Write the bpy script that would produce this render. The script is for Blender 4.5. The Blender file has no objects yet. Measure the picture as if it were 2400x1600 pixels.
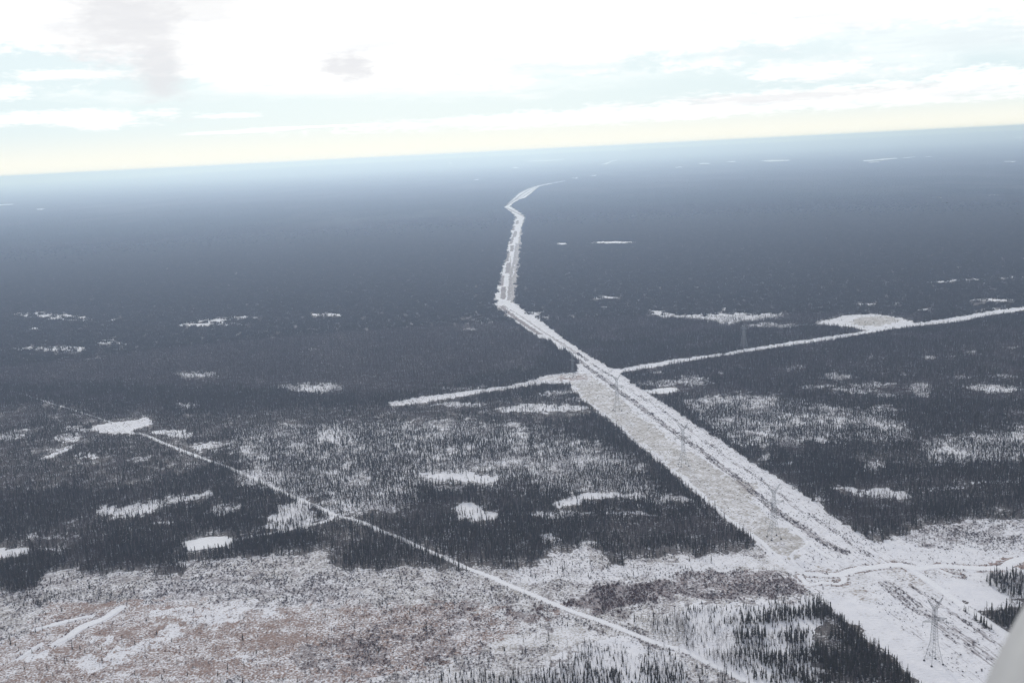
import bpy, bmesh, math, random
import numpy as np
from mathutils import Vector, Matrix

SC = bpy.context.scene
COL = SC.collection
rng = np.random.default_rng(7)
random.seed(7)

# ------------------------------------------------------------------ camera
IW, IH, F = 2400.0, 1600.0, 2400.0
CAMZ = 350.0
ROLL = math.radians(2.88)
PITCH = math.atan(445.0 / F)
fw = np.array([0, math.cos(PITCH), -math.sin(PITCH)])
vv = np.array([0, math.sin(PITCH), math.cos(PITCH)])
hh = np.array([1.0, 0, 0])
rt = math.cos(ROLL) * hh - math.sin(ROLL) * vv
up = math.sin(ROLL) * hh + math.cos(ROLL) * vv
CAM = np.array([0, 0, CAMZ])

cam_d = bpy.data.cameras.new('camera')
cam = bpy.data.objects.new('camera', cam_d)
COL.objects.link(cam)
cam.matrix_world = Matrix(((rt[0], up[0], -fw[0], 0), (rt[1], up[1], -fw[1], 0), (rt[2], up[2], -fw[2], CAMZ), (0, 0, 0, 1)))
cam_d.sensor_width = 36.0
cam_d.sensor_fit = 'HORIZONTAL'
cam_d.lens = 36.0 * F / IW
cam_d.clip_start = 0.05
cam_d.clip_end = 300000
cam_d.dof.use_dof = True
cam_d.dof.focus_distance = 3000
cam_d.dof.aperture_fstop = 6.3
SC.camera = cam

# ------------------------------------------------------------------ light and sky
SUN_AZ, SUN_EL = math.radians(-7), math.radians(27)       # azimuth from +Y towards +X
EXPOSURE = 0.15
SC.view_settings.view_transform = 'Standard'
SC.view_settings.look = 'None'
SC.view_settings.gamma = 1
SC.view_settings.exposure = EXPOSURE
SC.cycles.volume_bounces = 3
SC.cycles.max_bounces = 8
SC.cycles.diffuse_bounces = 3

sd = Vector((math.sin(SUN_AZ) * math.cos(SUN_EL), math.cos(SUN_AZ) * math.cos(SUN_EL), math.sin(SUN_EL)))
sl = bpy.data.lights.new('sun', 'SUN')
sl.energy = 1.5
sl.angle = math.radians(5)
sl.color = (1.0, 0.95, 0.88)
sun = bpy.data.objects.new('sun', sl)
COL.objects.link(sun)
sun.rotation_euler = (-sd).to_track_quat('-Z', 'Y').to_euler()


class N:
    """small node helper"""
    def __init__(s, tree):
        s.t = tree; s.n = tree.nodes; s.l = tree.links
    def new(s, typ, **kw):
        nd = s.n.new(typ)
        for k, v in kw.items():
            setattr(nd, k, v)
        return nd
    def put(s, sock, v):
        if v is None: return
        if isinstance(v, bpy.types.NodeSocket): s.l.new(v, sock)
        else: sock.default_value = v
    def m(s, op, a, b=None, c=None, clamp=False):
        nd = s.new('ShaderNodeMath', operation=op, use_clamp=clamp)
        for i, v in enumerate((a, b, c)): s.put(nd.inputs[i], v)
        return nd.outputs[0]
    def ss(s, x, lo, hi):
        nd = s.new('ShaderNodeMapRange', interpolation_type='SMOOTHSTEP')
        s.put(nd.inputs['Value'], x); s.put(nd.inputs['From Min'], lo); s.put(nd.inputs['From Max'], hi)
        return nd.outputs[0]
    def mr(s, x, lo, hi, a, b):
        nd = s.new('ShaderNodeMapRange')
        s.put(nd.inputs['Value'], x); s.put(nd.inputs['From Min'], lo); s.put(nd.inputs['From Max'], hi)
        s.put(nd.inputs['To Min'], a); s.put(nd.inputs['To Max'], b)
        return nd.outputs[0]
    def mix(s, f, a, b):
        nd = s.new('ShaderNodeMix', data_type='RGBA')
        s.put(nd.inputs[0], f); s.put(nd.inputs[6], a); s.put(nd.inputs[7], b)
        return nd.outputs[2]
    def noise(s, vec, scale, detail=3, rough=0.55, dist=0.0):
        nd = s.new('ShaderNodeTexNoise')
        s.put(nd.inputs['Vector'], vec)
        nd.inputs['Scale'].default_value = scale; nd.inputs['Detail'].default_value = detail
        nd.inputs['Roughness'].default_value = rough; nd.inputs['Distortion'].default_value = dist
        return nd.outputs[0]
    def mapping(s, vec, scale=(1, 1, 1), loc=(0, 0, 0), rot=(0, 0, 0)):
        nd = s.new('ShaderNodeMapping')
        s.put(nd.inputs[0], vec); nd.inputs['Scale'].default_value = scale
        nd.inputs['Location'].default_value = loc; nd.inputs['Rotation'].default_value = rot
        return nd.outputs[0]


world = bpy.data.worlds.new('World')
SC.world = world
world.use_nodes = True
W = N(world.node_tree)
W.n.clear()
tc = W.new('ShaderNodeTexCoord').outputs['Generated']
sky = W.new('ShaderNodeTexSky', sky_type='NISHITA', sun_disc=False, sun_elevation=SUN_EL, sun_rotation=SUN_AZ,
            altitude=350, air_density=1.0, dust_density=1.5, ozone_density=1.0)
sep = W.new('ShaderNodeSeparateXYZ'); W.l.new(tc, sep.inputs[0])
dx, dy, dz = sep.outputs
el = W.m('MULTIPLY', W.m('ARCSINE', dz), 57.29578)            # elevation, degrees
az = W.m('MULTIPLY', W.m('ARCTAN2', dx, dy), 57.29578)        # azimuth from +Y, degrees
cmb = W.new('ShaderNodeCombineXYZ')
W.put(cmb.inputs[0], az); W.put(cmb.inputs[1], el)
ang = cmb.outputs[0]


def sky_blob(a0, e0, ra, re, soft=1.0, wob=0.8, scale=0.35, sx=0.4, fine=1.7):
    """a patch of the sky round azimuth a0, elevation e0 (degrees), with a ragged edge"""
    n1 = W.noise(W.mapping(ang, (sx, 1, 1)), scale * 2.2, 5, 0.6)
    u = W.m('DIVIDE', W.m('SUBTRACT', az, a0), ra)
    v = W.m('DIVIDE', W.m('SUBTRACT', el, e0), re)
    d = W.m('SQRT', W.m('ADD', W.m('MULTIPLY', u, u), W.m('MULTIPLY', v, v)))
    d = W.m('ADD', d, W.m('MULTIPLY', W.m('SUBTRACT', n1, 0.5), wob * 3.2))
    d = W.m('ADD', d, W.m('MULTIPLY', W.m('SUBTRACT', W.noise(W.mapping(ang, (sx, 1, 1), (9, 4, 0)), scale * 9, 4, 0.6), 0.5), fine))
    return W.ss(d, 1 + soft * 0.5, 1 - soft * 0.5)


def ray(px, py):
    d = fw * F + rt * (px - 1200.0) + up * (800.0 - py)
    return d / np.linalg.norm(d)


def ae(px, py):
    d = ray(px, py)
    return math.degrees(math.atan2(d[0], d[1])), math.degrees(math.asin(d[2]))


def px_blob(px, py, wpx, hpx, **kw):
    a, e = ae(px, py)
    return sky_blob(a, e, wpx * 0.0225, hpx * 0.0225, **kw)


def colour(r, g, b, k=10.0):
    return (r * k, g * k, b * k, 1)


nb = W.noise(W.mapping(ang, (0.22, 1, 1)), 0.5, 5, 0.6)
nf = W.noise(W.mapping(ang, (0.12, 1, 1), (3, 7, 0)), 1.1, 6, 0.62)
deck = W.ss(W.m('SUBTRACT', W.m('ADD', el, W.m('MULTIPLY', W.m('SUBTRACT', nb, 0.5), 3.2)), W.mr(az, -24, -8, 1.3, 0.0)), 2.6, 4.1)     # the cloud deck above the clear band
for args in ((80, 165, 240, 42), (330, 200, 170, 16), (2150, 115, 480, 56), (1750, 130, 200, 22), (1450, 190, 260, 26), (1330, 165, 200, 18)):
    hole = px_blob(*args, soft=0.9, wob=0.9)
    deck = W.m('MULTIPLY', deck, W.m('SUBTRACT', 1.0, W.m('MULTIPLY', hole, .95 if args[0] < 500 else .62)))
for args in ((130, 275, 190, 13), (250, 283, 90, 16), (10, 215, 40, 14), (540, 272, 60, 6), (560, 309, 110, 3.5), (750, 297, 150, 3),
             (170, 175, 110, 10), (1480, 268, 560, 16), (2000, 225, 480, 22), (1900, 165, 120, 20), (2330, 185, 130, 22)):
    deck = W.m('MAXIMUM', deck, W.m('MULTIPLY', px_blob(*args, soft=1.2, wob=0.75, scale=0.8, sx=0.25), 0.95))
grey = px_blob(300, 45, 135, 75, soft=1.5, wob=1.0, scale=0.2)
grey = W.m('MAXIMUM', grey, px_blob(375, 150, 60, 80, soft=1.6, wob=0.9, scale=0.2))
grey = W.m('MAXIMUM', grey, W.m('MULTIPLY', px_blob(480, 20, 110, 40, soft=1.6, wob=0.9, scale=0.2), 0.7))
grey = W.m('MAXIMUM', grey, px_blob(825, 155, 66, 30, soft=1.3, wob=0.8, scale=0.3))
grey = W.m('MAXIMUM', grey, W.m('MULTIPLY', px_blob(1850, 226, 280, 9, soft=1.4, wob=0.9, scale=0.9, sx=0.2), 0.75))
clear = W.new('ShaderNodeVectorMath', operation='MULTIPLY')
W.l.new(sky.outputs[0], clear.inputs[0]); clear.inputs[1].default_value = (0.5, 0.5, 0.5)
haze_h = W.ss(el, 2.3, -0.1)                                     # the warm milky band on the horizon
col = W.mix(0.88, clear.outputs[0], colour(0.72, 0.85, 0.90))     # thin high cloud over the blue
col = W.mix(haze_h, col, colour(0.95, 0.925, 0.81))
col = W.mix(deck, col, W.mix(W.ss(nf, .42, .68), colour(1.08, 1.08, 1.06), colour(.89, .90, .915)))
col = W.mix(W.m('MULTIPLY', grey, 0.85), col, colour(0.735, 0.74, 0.765))
broad = W.noise(W.mapping(tc, (1, 1, 2)), 3.0, 4, 0.55)
top = W.mix(W.ss(broad, 0.35, 0.62), colour(0.33, 0.37, 0.46), colour(0.60, 0.61, 0.64))   # broken cloud overhead and behind
col = W.mix(W.m('MAXIMUM', W.ss(el, 16, 40), W.ss(dy, 0.5, -0.1)), col, top)
bg = W.new('ShaderNodeBackground'); W.l.new(col, bg.inputs[0]); bg.inputs[1].default_value = 0.1
wo = W.new('ShaderNodeOutputWorld'); W.l.new(bg.outputs[0], wo.inputs[0])


# ------------------------------------------------------------------ helpers: projection and noise
def ground(px, py, z=0.0):
    px = np.asarray(px, float); py = np.asarray(py, float)
    d = fw[None] * F + rt[None] * (px[:, None] - 1200.0) + up[None] * (800.0 - py[:, None])
    t = (z - CAMZ) / np.minimum(d[:, 2], -1e-6)
    return np.stack([d[:, 0] * t, d[:, 1] * t], 1)


def project(x, y, z=0.0):
    d0 = np.asarray(x, float); d1 = np.asarray(y, float); d2 = (z - CAMZ) + 0 * d0
    zc = d0 * fw[0] + d1 * fw[1] + d2 * fw[2]
    zs = np.where(zc > 1, zc, 1)
    px = 1200 + F * (d0 * rt[0] + d1 * rt[1] + d2 * rt[2]) / zs
    py = 800 - F * (d0 * up[0] + d1 * up[1] + d2 * up[2]) / zs
    bad = zc <= 1
    return np.where(bad, -1e5, px), np.where(bad, 1e5, py)


def _h(ix, iy, seed):
    h = (ix.astype(np.int64) * 374761393 + iy.astype(np.int64) * 668265263 + seed * 974634777) & 0x7fffffff
    h = ((h ^ (h >> 13)) * 1274126177) & 0x7fffffff
    return ((h ^ (h >> 16)) & 0xffff) / 65535.0


def vn(x, y, s, seed=0):
    x = np.asarray(x) / s; y = np.asarray(y) / s
    ix = np.floor(x); iy = np.floor(y)
    fx = x - ix; fy = y - iy
    fx = fx * fx * (3 - 2 * fx); fy = fy * fy * (3 - 2 * fy)
    a = _h(ix, iy, seed); b = _h(ix + 1, iy, seed); c = _h(ix, iy + 1, seed); d = _h(ix + 1, iy + 1, seed)
    return (a + (b - a) * fx) * (1 - fy) + (c + (d - c) * fx) * fy


def fbm(x, y, s, seed=0, o=3):
    r = 0; w = 0; a = 1.0
    for k in range(o):
        r = r + a * vn(x, y, s / 2.03 ** k, seed + 17 * k); w += a; a *= 0.5
    return r / w


def sstep(x, a, b):
    t = np.clip((x - a) / (b - a), 0, 1)
    return t * t * (3 - 2 * t)


# zoomed crops of the survey sketch: origin and scale of each set of figures
CROPS = {'A': (1600, 1000, 2.614), 'B': (800, 1000, 2.614), 'C': (0, 1000, 2.614), 'D': (1600, 550, 2.851), 'E': (1000, 550, 3.136),
         'F': (0, 550, 2.851), 'G': (2080, 1360, 6.533), 'H': (1700, 1110, 8.7125), 'I': (1240, 780, 5.6), 'J': (1640, 700, 9.8),
         'K': (0, 0, 1.96), 'L': (1200, 0, 1.96), 'M': (1000, 330, 4.9), 'N': (2000, 1240, 4.355), 'S': (0, 0, 0.98)}


def Z(k, *pts):
    x0, y0, s = CROPS[k]
    return [(x0 + a / s, y0 + b / s) for a, b in pts]


def inside(px, py, poly):
    P = np.asarray(poly, float)
    x0, y0 = P.min(0); x1, y1 = P.max(0)
    out = np.zeros(px.shape, bool)
    idx = np.nonzero((px >= x0) & (px <= x1) & (py >= y0) & (py <= y1))[0]
    if len(idx) == 0: return out
    X = px[idx]; Y = py[idx]
    r = np.zeros(len(idx), bool)
    j = len(P) - 1
    for i in range(len(P)):
        xi, yi = P[i]; xj, yj = P[j]
        if yi != yj:
            c = ((yi > Y) != (yj > Y)) & (X < (xj - xi) * (Y - yi) / (yj - yi) + xi)
            r ^= c
        j = i
    out[idx] = r
    return out


def smooth_line(P, step=6.0):
    """Catmull-Rom through ground points, resampled"""
    P = np.asarray(P, float)
    Q = np.vstack([2 * P[0] - P[1], P, 2 * P[-1] - P[-2]])
    out = []
    for i in range(1, len(Q) - 2):
        n = max(2, min(60, int(np.linalg.norm(Q[i + 1] - Q[i]) / step)))
        for t in np.linspace(0, 1, n, endpoint=False):
            out.append(0.5 * ((2 * Q[i]) + (-Q[i - 1] + Q[i + 1]) * t + (2 * Q[i - 1] - 5 * Q[i] + 4 * Q[i + 1] - Q[i + 2]) * t * t
                              + (-Q[i - 1] + 3 * Q[i] - 3 * Q[i + 1] + Q[i + 2]) * t ** 3))
    out.append(P[-1])
    return np.array(out)


def near_line(x, y, line, half):
    """True where a ground point lies within half of the line"""
    out = np.zeros(x.shape, bool)
    L = line[::max(1, len(line) // 60)]
    if not np.allclose(L[-1], line[-1]): L = np.vstack([L, line[-1]])
    for a, b in zip(L[:-1], L[1:]):
        x0, x1 = min(a[0], b[0]) - half, max(a[0], b[0]) + half
        y0, y1 = min(a[1], b[1]) - half, max(a[1], b[1]) + half
        k = np.nonzero((x > x0) & (x < x1) & (y > y0) & (y < y1))[0]
        if len(k) == 0: continue
        d = b - a; L2 = d @ d + 1e-9
        t = np.clip(((x[k] - a[0]) * d[0] + (y[k] - a[1]) * d[1]) / L2, 0, 1)
        q = np.hypot(x[k] - a[0] - t * d[0], y[k] - a[1] - t * d[1])
        hw = half if np.isscalar(half) else half
        out[k] |= q < hw
    return out

# ------------------------------------------------------------------ the map: what grows where
PAINT = []          # (polygon, edge wobble in metres, values)


def P(poly, wob=18, **v): PAINT.append((poly, wob, v))


def E(k, cx, cy, rx, ry, wob=26, **v):
    (c, d), = Z(k, (cx, cy)); s = CROPS[k][2]
    P([(c + rx / s * math.cos(t), d + ry / s * math.sin(t)) for t in np.linspace(0, 2 * math.pi, 22, endpoint=False)], wob, **v)


def B(k, x0, x1, y, h, wob=26, slope=0.0, **v):
    """a flat streak from x0 to x1 centred on y, h tall"""
    c = (x0 + x1) / 2; x0, x1, h = c + (x0 - c) * 1.12, c + (x1 - c) * 1.12, h * .82
    n = 9
    top = [(x0 + (x1 - x0) * i / (n - 1), y + slope * (x0 + (x1 - x0) * i / (n - 1) - c) - h / 2 * math.sin(math.pi * (i + .3) / (n - .4))) for i in range(n)]
    bot = [(a, 2 * (y + slope * (a - c)) - b) for a, b in reversed(top)]
    P(Z(k, *(top + bot)), wob, **v)


# broad belts of the forest
P(Z('S', (-300, 700), (560, 715), (1150, 720), (1240, 790), (1240, 840), (900, 900), (500, 890), (-300, 880)), 40, bare=.75, tree=.95)
P(Z('S', (1240, 720), (1500, 690), (2000, 690), (2450, 620), (2450, 690), (1700, 760), (1400, 790)), 40, bare=.55)
P(Z('S', (1420, 850), (1900, 790), (2450, 740), (2450, 920), (1900, 910), (1560, 905)), 30, bare=.45)
P(Z('S', (-300, 890), (300, 950), (880, 930), (1300, 900), (1350, 950), (1200, 960), (700, 980), (300, 1130), (-300, 1130)), 35, bare=.35, tree=.8)
P(Z('S', (560, 985), (900, 960), (1300, 980), (1480, 1070), (1600, 1160), (1300, 1130), (900, 1120), (620, 1100), (500, 1030)), 30, tree=.72, bare=.2, litter=.5)
P(Z('S', (900, 975), (1250, 1000), (1420, 1060), (1150, 1075), (900, 1050)), 30, tree=.62, bare=.15, litter=.4)
P(Z('S', (560, 1090), (900, 1110), (1000, 1160), (840, 1190), (640, 1130)), 25, tree=.6, bare=.15, litter=.45)
P(Z('S', (1560, 925), (1750, 900), (2050, 940), (2100, 1010), (1750, 1030), (1650, 1000)), 25, tree=.58, bare=.1, litter=.45)
P(Z('S', (2120, 1000), (2400, 980), (2400, 1060), (2150, 1070)), 25, tree=.5, bare=.1, litter=.45)
P(Z('S', (1900, 1060), (2120, 1040), (2150, 1075), (1950, 1090)), 25, tree=.6)
P(Z('S', (640, 1190), (840, 1170), (930, 1230), (760, 1230)), 20, tree=.55)
# dense cores
for a in ((1100, 450, 200, 80), (1580, 480, 100, 60), (1250, 640, 330, 70), (1900, 470, 130, 40), (300, 650, 180, 50), (850, 640, 150, 60), (1150, 400, 260, 35), (550, 470, 260, 40)):
    E('B', *a, wob=30, tree=1.15, bare=.1)
for a in ((300, 430, 420, 70), (700, 770, 330, 70), (1300, 560, 240, 40), (1700, 700, 350, 60), (100, 900, 240, 70)):
    E('C', *a, wob=30, tree=1.15, bare=.1)
E('A', 1100, 280, 500, 60, tree=1.15, bare=.05); E('A', 1500, 520, 520, 70, tree=1.15, bare=.05); E('A', 850, 250, 260, 60, tree=1.1, bare=.1)
# snow openings in the forest beyond the crossing line
O = dict(tree=.2, shrub=.32, litter=0)
S1 = dict(tree=.42, shrub=.34, litter=0)
P(Z('D', (-250, 515), (-60, 520), (0, 535), (150, 530), (400, 522), (640, 520), (655, 545), (560, 572), (300, 590), (180, 568), (40, 560), (-60, 550), (-200, 540)), 30, tree=.12, shrub=.3, litter=0)
P(Z('D', (180, 560), (420, 530), (640, 522), (640, 548), (300, 585)), 20, **O)
for a in ((1120, 1290, 460, 13, 0), (1340, 1465, 455, 11, 0), (1640, 2000, 306, 12, -.06), (2020, 2281, 288, 8, 0), (1900, 2235, 438, 18, -.04), (1980, 2120, 493, 14, 0),
          (1395, 1670, 502, 10, -.1), (1760, 1840, 466, 9, -.05), (1330, 1400, 312, 10, 0), (240, 290, 497, 8, 0)):
    B('D', *a[:4], slope=a[4], wob=16, tree=.03, shrub=.05, litter=0)
for a in ((430, 850, 605, 24, 0), (930, 1095, 945, 50, .02), (1000, 1060, 915, 16, 0), (-10, 135, 955, 60, 0), (800, 1050, 1018, 22, -.01), (1030, 1320, 1042, 46, 0), (1300, 1455, 1075, 22, .03),
          (1110, 1450, 1005, 26, -.02), (1530, 1680, 1040, 95, 0), (1880, 2300, 1025, 40, .06), (690, 820, 882, 34, -.1), (320, 490, 885, 10, 0), (1210, 1335, 822, 16, -.1),
          (1870, 2005, 782, 14, .06), (1590, 1700, 815, 20, .05), (1755, 1805, 813, 12, 0), (2175, 2270, 757, 12, 0), (1300, 1360, 930, 16, 0), (1440, 1530, 937, 9, 0), (-20, 180, 985, 45, 0),
          (280, 420, 1040, 20, 0), (1790, 1930, 950, 16, 0), (2030, 2250, 950, 26, 0), (560, 640, 1050, 12, 0)):
    B('D', *a[:4], slope=a[4], wob=14, **S1)
B('D', 1870, 2281, 1032, 16, slope=.05, wob=8, **O)
B('D', 805, 1080, 1147, 17, wob=10, slope=.02, **O)
B('D', 2210, 2290, 1188, 16, wob=10, **O)
B('D', -20, 155, 1103, 18, wob=8, slope=-.05, **O)
E('D', 1950, 1440, 110, 60, wob=30, **S1); E('D', 2080, 1370, 110, 40, wob=30, **S1); E('D', 900, 1370, 70, 40, wob=25, **S1); E('D', 560, 1500, 60, 20, wob=14, **S1)
P(Z('D', (860, 600), (1000, 560), (1080, 540), (1300, 530), (1440, 560), (1560, 590), (1400, 620), (1250, 640), (1100, 612)), 12, tree=.01, shrub=.1, litter=0, grass=.3)
P(Z('D', (1100, 590), (1200, 550), (1380, 545), (1440, 575), (1330, 615), (1180, 608)), 10, grass=.72)
P(Z('E', (735, 575), (860, 566), (850, 590), (930, 605), (830, 628)), 8, **O)
P(Z('E', (1590, 1145), (1800, 1125), (1860, 1150), (1690, 1172)), 5, tree=0, shrub=.03, litter=0)
B('E', 1635, 1755, 1010, 14, wob=6, **O)
for a in ((1600, 1960, 1085, 45, -.05), (1840, 1990, 1035, 26, -.1), (1560, 1640, 1085, 14, 0), (1880, 2060, 1212, 22, -.04), (2120, 2180, 1020, 16, 0)):
    B('E', *a[:4], slope=a[4], wob=12, **S1)
for a in ((950, 1050, 66, 14), (1200, 1535, 57, 17), (1230, 1435, 463, 15), (1280, 1315, 532, 7), (690, 780, 128, 5)):
    B('E', *a, wob=10, slope=-.03 if a[0] == 1230 else 0, tree=0, shrub=0, litter=0, far=1)
B('E', 80, 520, 625, 90, wob=30, tree=.7, bare=.6); B('E', 240, 380, 690, 20, wob=12, **S1); B('E', 80, 330, 1122, 12, wob=10, **O); B('E', 360, 440, 1113, 10, wob=10, **O)
B('E', 30, 440, 1240, 30, wob=14, **S1); B('E', 260, 430, 1240, 22, wob=8, **O)
P(Z('E', (480, 1270), (720, 1235), (1060, 1255), (1200, 1270), (1120, 1290), (850, 1300), (600, 1300)), 12, tree=.14, shrub=.2, litter=0)
B('E', 830, 1080, 1170, 30, wob=14, **S1); B('E', 1040, 1190, 1212, 22, wob=8, **S1)
# left middle distance
for a in ((110, 600, 545, 55, .07), (1280, 1700, 565, 26, -.06), (2050, 2281, 541, 24, 0), (1180, 1600, 600, 30, 0), (700, 760, 575, 26, 0), (25, 590, 758, 30, 0), (640, 780, 715, 40, -.15), (1160, 1420, 930, 40, 0),
          (1180, 1325, 1130, 55, 0), (1850, 2281, 1020, 60, 0), (330, 500, 1355, 50, 0), (0, 160, 1340, 60, 0), (460, 800, 1300, 30, 0), (560, 660, 1480, 40, 0), (870, 960, 1500, 36, 0), (1900, 2060, 1400, 60, 0),
          (1240, 1480, 1420, 60, 0), (390, 470, 1425, 20, 0), (580, 720, 828, 12, 0)):
    B('F', *a[:4], slope=a[4], wob=20, tree=.3, bare=.4, shrub=.25, litter=0)
for a in ((230, 600, 774, 22, -.01), (765, 845, 731, 11, 0), (200, 270, 630, 8, 0), (185, 275, 522, 14, 0), (300, 400, 545, 10, 0), (520, 620, 562, 12, .1), (1410, 1620, 570, 10, -.06), (2060, 2281, 540, 10, 0),
          (1395, 1450, 948, 8, 0), (2070, 2110, 768, 8, 0), (330, 480, 747, 10, 0)):
    B('F', *a[:4], slope=a[4], wob=14, **O)
P(Z('F', (610, 1290), (680, 1265), (980, 1225), (1035, 1260), (1000, 1275), (900, 1298), (895, 1330), (760, 1322), (640, 1320)), 5, tree=0, shrub=.22, litter=0)
P(Z('F', (970, 1312), (1180, 1302), (1270, 1320), (1260, 1342), (1180, 1350), (1060, 1335)), 10, tree=.1, shrub=.15, litter=0)
P(Z('F', (270, 1492), (330, 1465), (460, 1420), (470, 1430), (380, 1470), (330, 1492)), 8, tree=.08, shrub=.15, litter=0)
P(Z('F', (2110, 1290), (2281, 1275), (2420, 1290), (2420, 1380), (2281, 1390), (2130, 1370)), 14, tree=.25, shrub=.2, litter=0)
P(Z('F', (380, 330), (420, 310), (560, 297), (640, 310), (560, 332), (450, 342)), 40, far=.55, grass=.5)
P(Z('F', (1330, 345), (1400, 320), (1560, 312), (1640, 325), (1540, 345), (1400, 355)), 40, far=.6, grass=.6)
P(Z('F', (1580, 195), (1800, 160), (2000, 148), (2160, 160), (2080, 185), (1800, 195)), 60, far=.5, grass=.6)
for a in ((1240, 1500, 260, 14), (1130, 1420, 215, 20), (880, 1050, 280, 10), (630, 710, 61, 5), (1900, 1960, 150, 6)):
    B('F', *a, wob=30, slope=-.05, far=.4 if a[0] != 630 else 1, grass=.3 if a[0] != 630 else 0)
# left foreground forest
P(Z('C', (560, 520), (640, 498), (900, 470), (1050, 440), (1280, 405), (1330, 415), (1230, 445), (1050, 480), (880, 540), (720, 540), (600, 530)), 12, tree=.3, shrub=.2, litter=0)
B('C', 910, 1040, 585, 26, wob=7, **O); B('C', 390, 470, 577, 22, wob=8, **S1); B('C', 180, 280, 655, 40, wob=10, **S1); B('C', 250, 420, 740, 26, wob=8, **S1); B('C', 290, 460, 670, 20, wob=8, **S1)
P(Z('C', (-80, 760), (60, 745), (160, 740), (180, 765), (110, 780), (20, 800), (-80, 840)), 8, tree=.02, shrub=.08, litter=0)
B('C', 1630, 1740, 285, 40, wob=8, **O); B('C', 1520, 1760, 290, 70, wob=14, **S1); B('C', 1330, 1480, 505, 60, wob=14, **S1); B('C', 1270, 1420, 530, 30, wob=10, **S1)
P(Z('C', (1640, 600), (1700, 490), (1830, 450), (1990, 560), (1880, 605), (1720, 640)), 12, tree=.3, shrub=.15, litter=0)
B('C', 1800, 2091, 430, 40, wob=12, slope=-.1, **S1); B('C', 2000, 2100, 300, 30, wob=12, **S1)
P(Z('C', (1105, 712), (1170, 697), (1300, 674), (1400, 680), (1445, 690), (1400, 728), (1300, 745), (1160, 760)), 3, tree=0, shrub=0, litter=0)
P(Z('C', (970, 40), (1100, 20), (1170, 30), (1160, 60), (1050, 60)), 10, tree=.15, shrub=.1, litter=0)
P(Z('B', (300, 265), (450, 285), (650, 290), (800, 285), (980, 308), (960, 335), (850, 346), (730, 325), (560, 318), (480, 300)), 9, tree=.02, shrub=.08, litter=0)
P(Z('B', (640, 510), (700, 490), (770, 468), (860, 500), (960, 530), (930, 560), (780, 575), (690, 560), (720, 530)), 9, tree=.12, shrub=.1, litter=0)
P(Z('B', (1290, 470), (1420, 420), (1520, 405), (1700, 410), (1860, 405), (1860, 430), (1700, 430), (1500, 440), (1440, 480), (1330, 500)), 8, tree=.1, shrub=.1, litter=0)
for a in ((1170, 1500, 540, 44, -.02), (1620, 1960, 535, 30, 0), (1200, 1320, 695, 30, 0), (1000, 1080, 300, 60, 0), (0, 260, 480, 90, 0), (200, 420, 520, 40, 0)):
    B('B', *a[:4], slope=a[4], wob=12, **S1)
P(Z('B', (1940, 440), (2010, 420), (2091, 425), (2180, 440), (2200, 450), (2050, 440)), 5, **O)
# the open bog at the foot of the picture
P(Z('C', (-400, 1020), (0, 1012), (200, 1000), (280, 960), (290, 900), (440, 850), (480, 880), (520, 905), (700, 892), (960, 870), (980, 910), (1080, 912), (1090, 832), (1350, 812), (1500, 805),
    (1660, 800), (1900, 780), (2030, 770), (2040, 850), (2091, 862)) + Z('B', (250, 865), (480, 842), (500, 870), (740, 880), (770, 860), (1000, 850), (1190, 838), (1235, 792), (1400, 760),
    (1500, 712), (1630, 740), (1650, 838), (1760, 835), (1800, 792), (1990, 790), (2091, 748)) + Z('A', (20, 760), (140, 787), (320, 783), (475, 745), (700, 800)) +
    Z('S', (1850, 1320), (1900, 1600), (1900, 1900), (-400, 1900)), 9, tree=.012, bare=.5, shrub=.5, litter=0, grass=.5)
P(Z('B', (1050, 840), (1500, 730), (1640, 850), (2091, 800), (2091, 900), (1500, 950), (1000, 960)), 14, tree=.03, bare=.5, shrub=.36, grass=.3)
P(Z('C', (280, 960), (500, 950), (830, 975), (840, 1030), (600, 1050), (380, 1040), (170, 1100), (0, 1080), (0, 1020)), 14, tree=.22, bare=.7, shrub=.5)
E('C', 560, 1000, 280, 35, wob=14, tree=.4, bare=.75, shrub=.45); E('C', 230, 1080, 60, 26, tree=.3, bare=.6, shrub=.5)
E('C', 1275, 848, 72, 22, wob=8, tree=.8, bare=.3); E('C', 1575, 846, 85, 22, wob=7, tree=.95, bare=.1); E('C', 1490, 905, 32, 12, tree=.8); E('C', 1700, 888, 45, 14, wob=7, tree=.8)
E('C', 1020, 890, 70, 28, wob=7, tree=1, bare=.2); E('C', 2060, 820, 40, 40, wob=7, tree=1, bare=.2)
E('B', 30, 830, 25, 40, wob=6, tree=1, bare=.1); E('B', 620, 850, 130, 30, wob=8, tree=.9, bare=.3); E('B', 1700, 790, 60, 45, wob=10, tree=.45, bare=.6)
P(Z('C', (830, 960), (1400, 880), (2091, 880), (2091, 1060), (1500, 1060), (900, 1080)), 20, tree=.02, bare=.7, shrub=.6, grass=.36)
P(Z('C', (250, 1080), (700, 1060), (1200, 1090), (2091, 1080), (2091, 1600), (-400, 1700), (-400, 1420), (120, 1300)), 18, brown=.6, shrub=.26)
P(Z('B', (0, 1060), (700, 1100), (1150, 1160), (1000, 1300), (600, 1420), (0, 1600), (-200, 1600)), 18, brown=.6, shrub=.42)
for a in ((780, 1075, 100, 25), (600, 1105, 90, 18), (420, 1195, 105, 24), (800, 1265, 240, 38), (1600, 1210, 260, 40), (1250, 1260, 200, 26), (1700, 1330, 300, 40), (950, 1480, 260, 40), (330, 1390, 120, 30), (1350, 1500, 300, 40), (1120, 1130, 200, 26)):
    E('C', *a, wob=12, brown=.74, shrub=.2)
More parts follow.
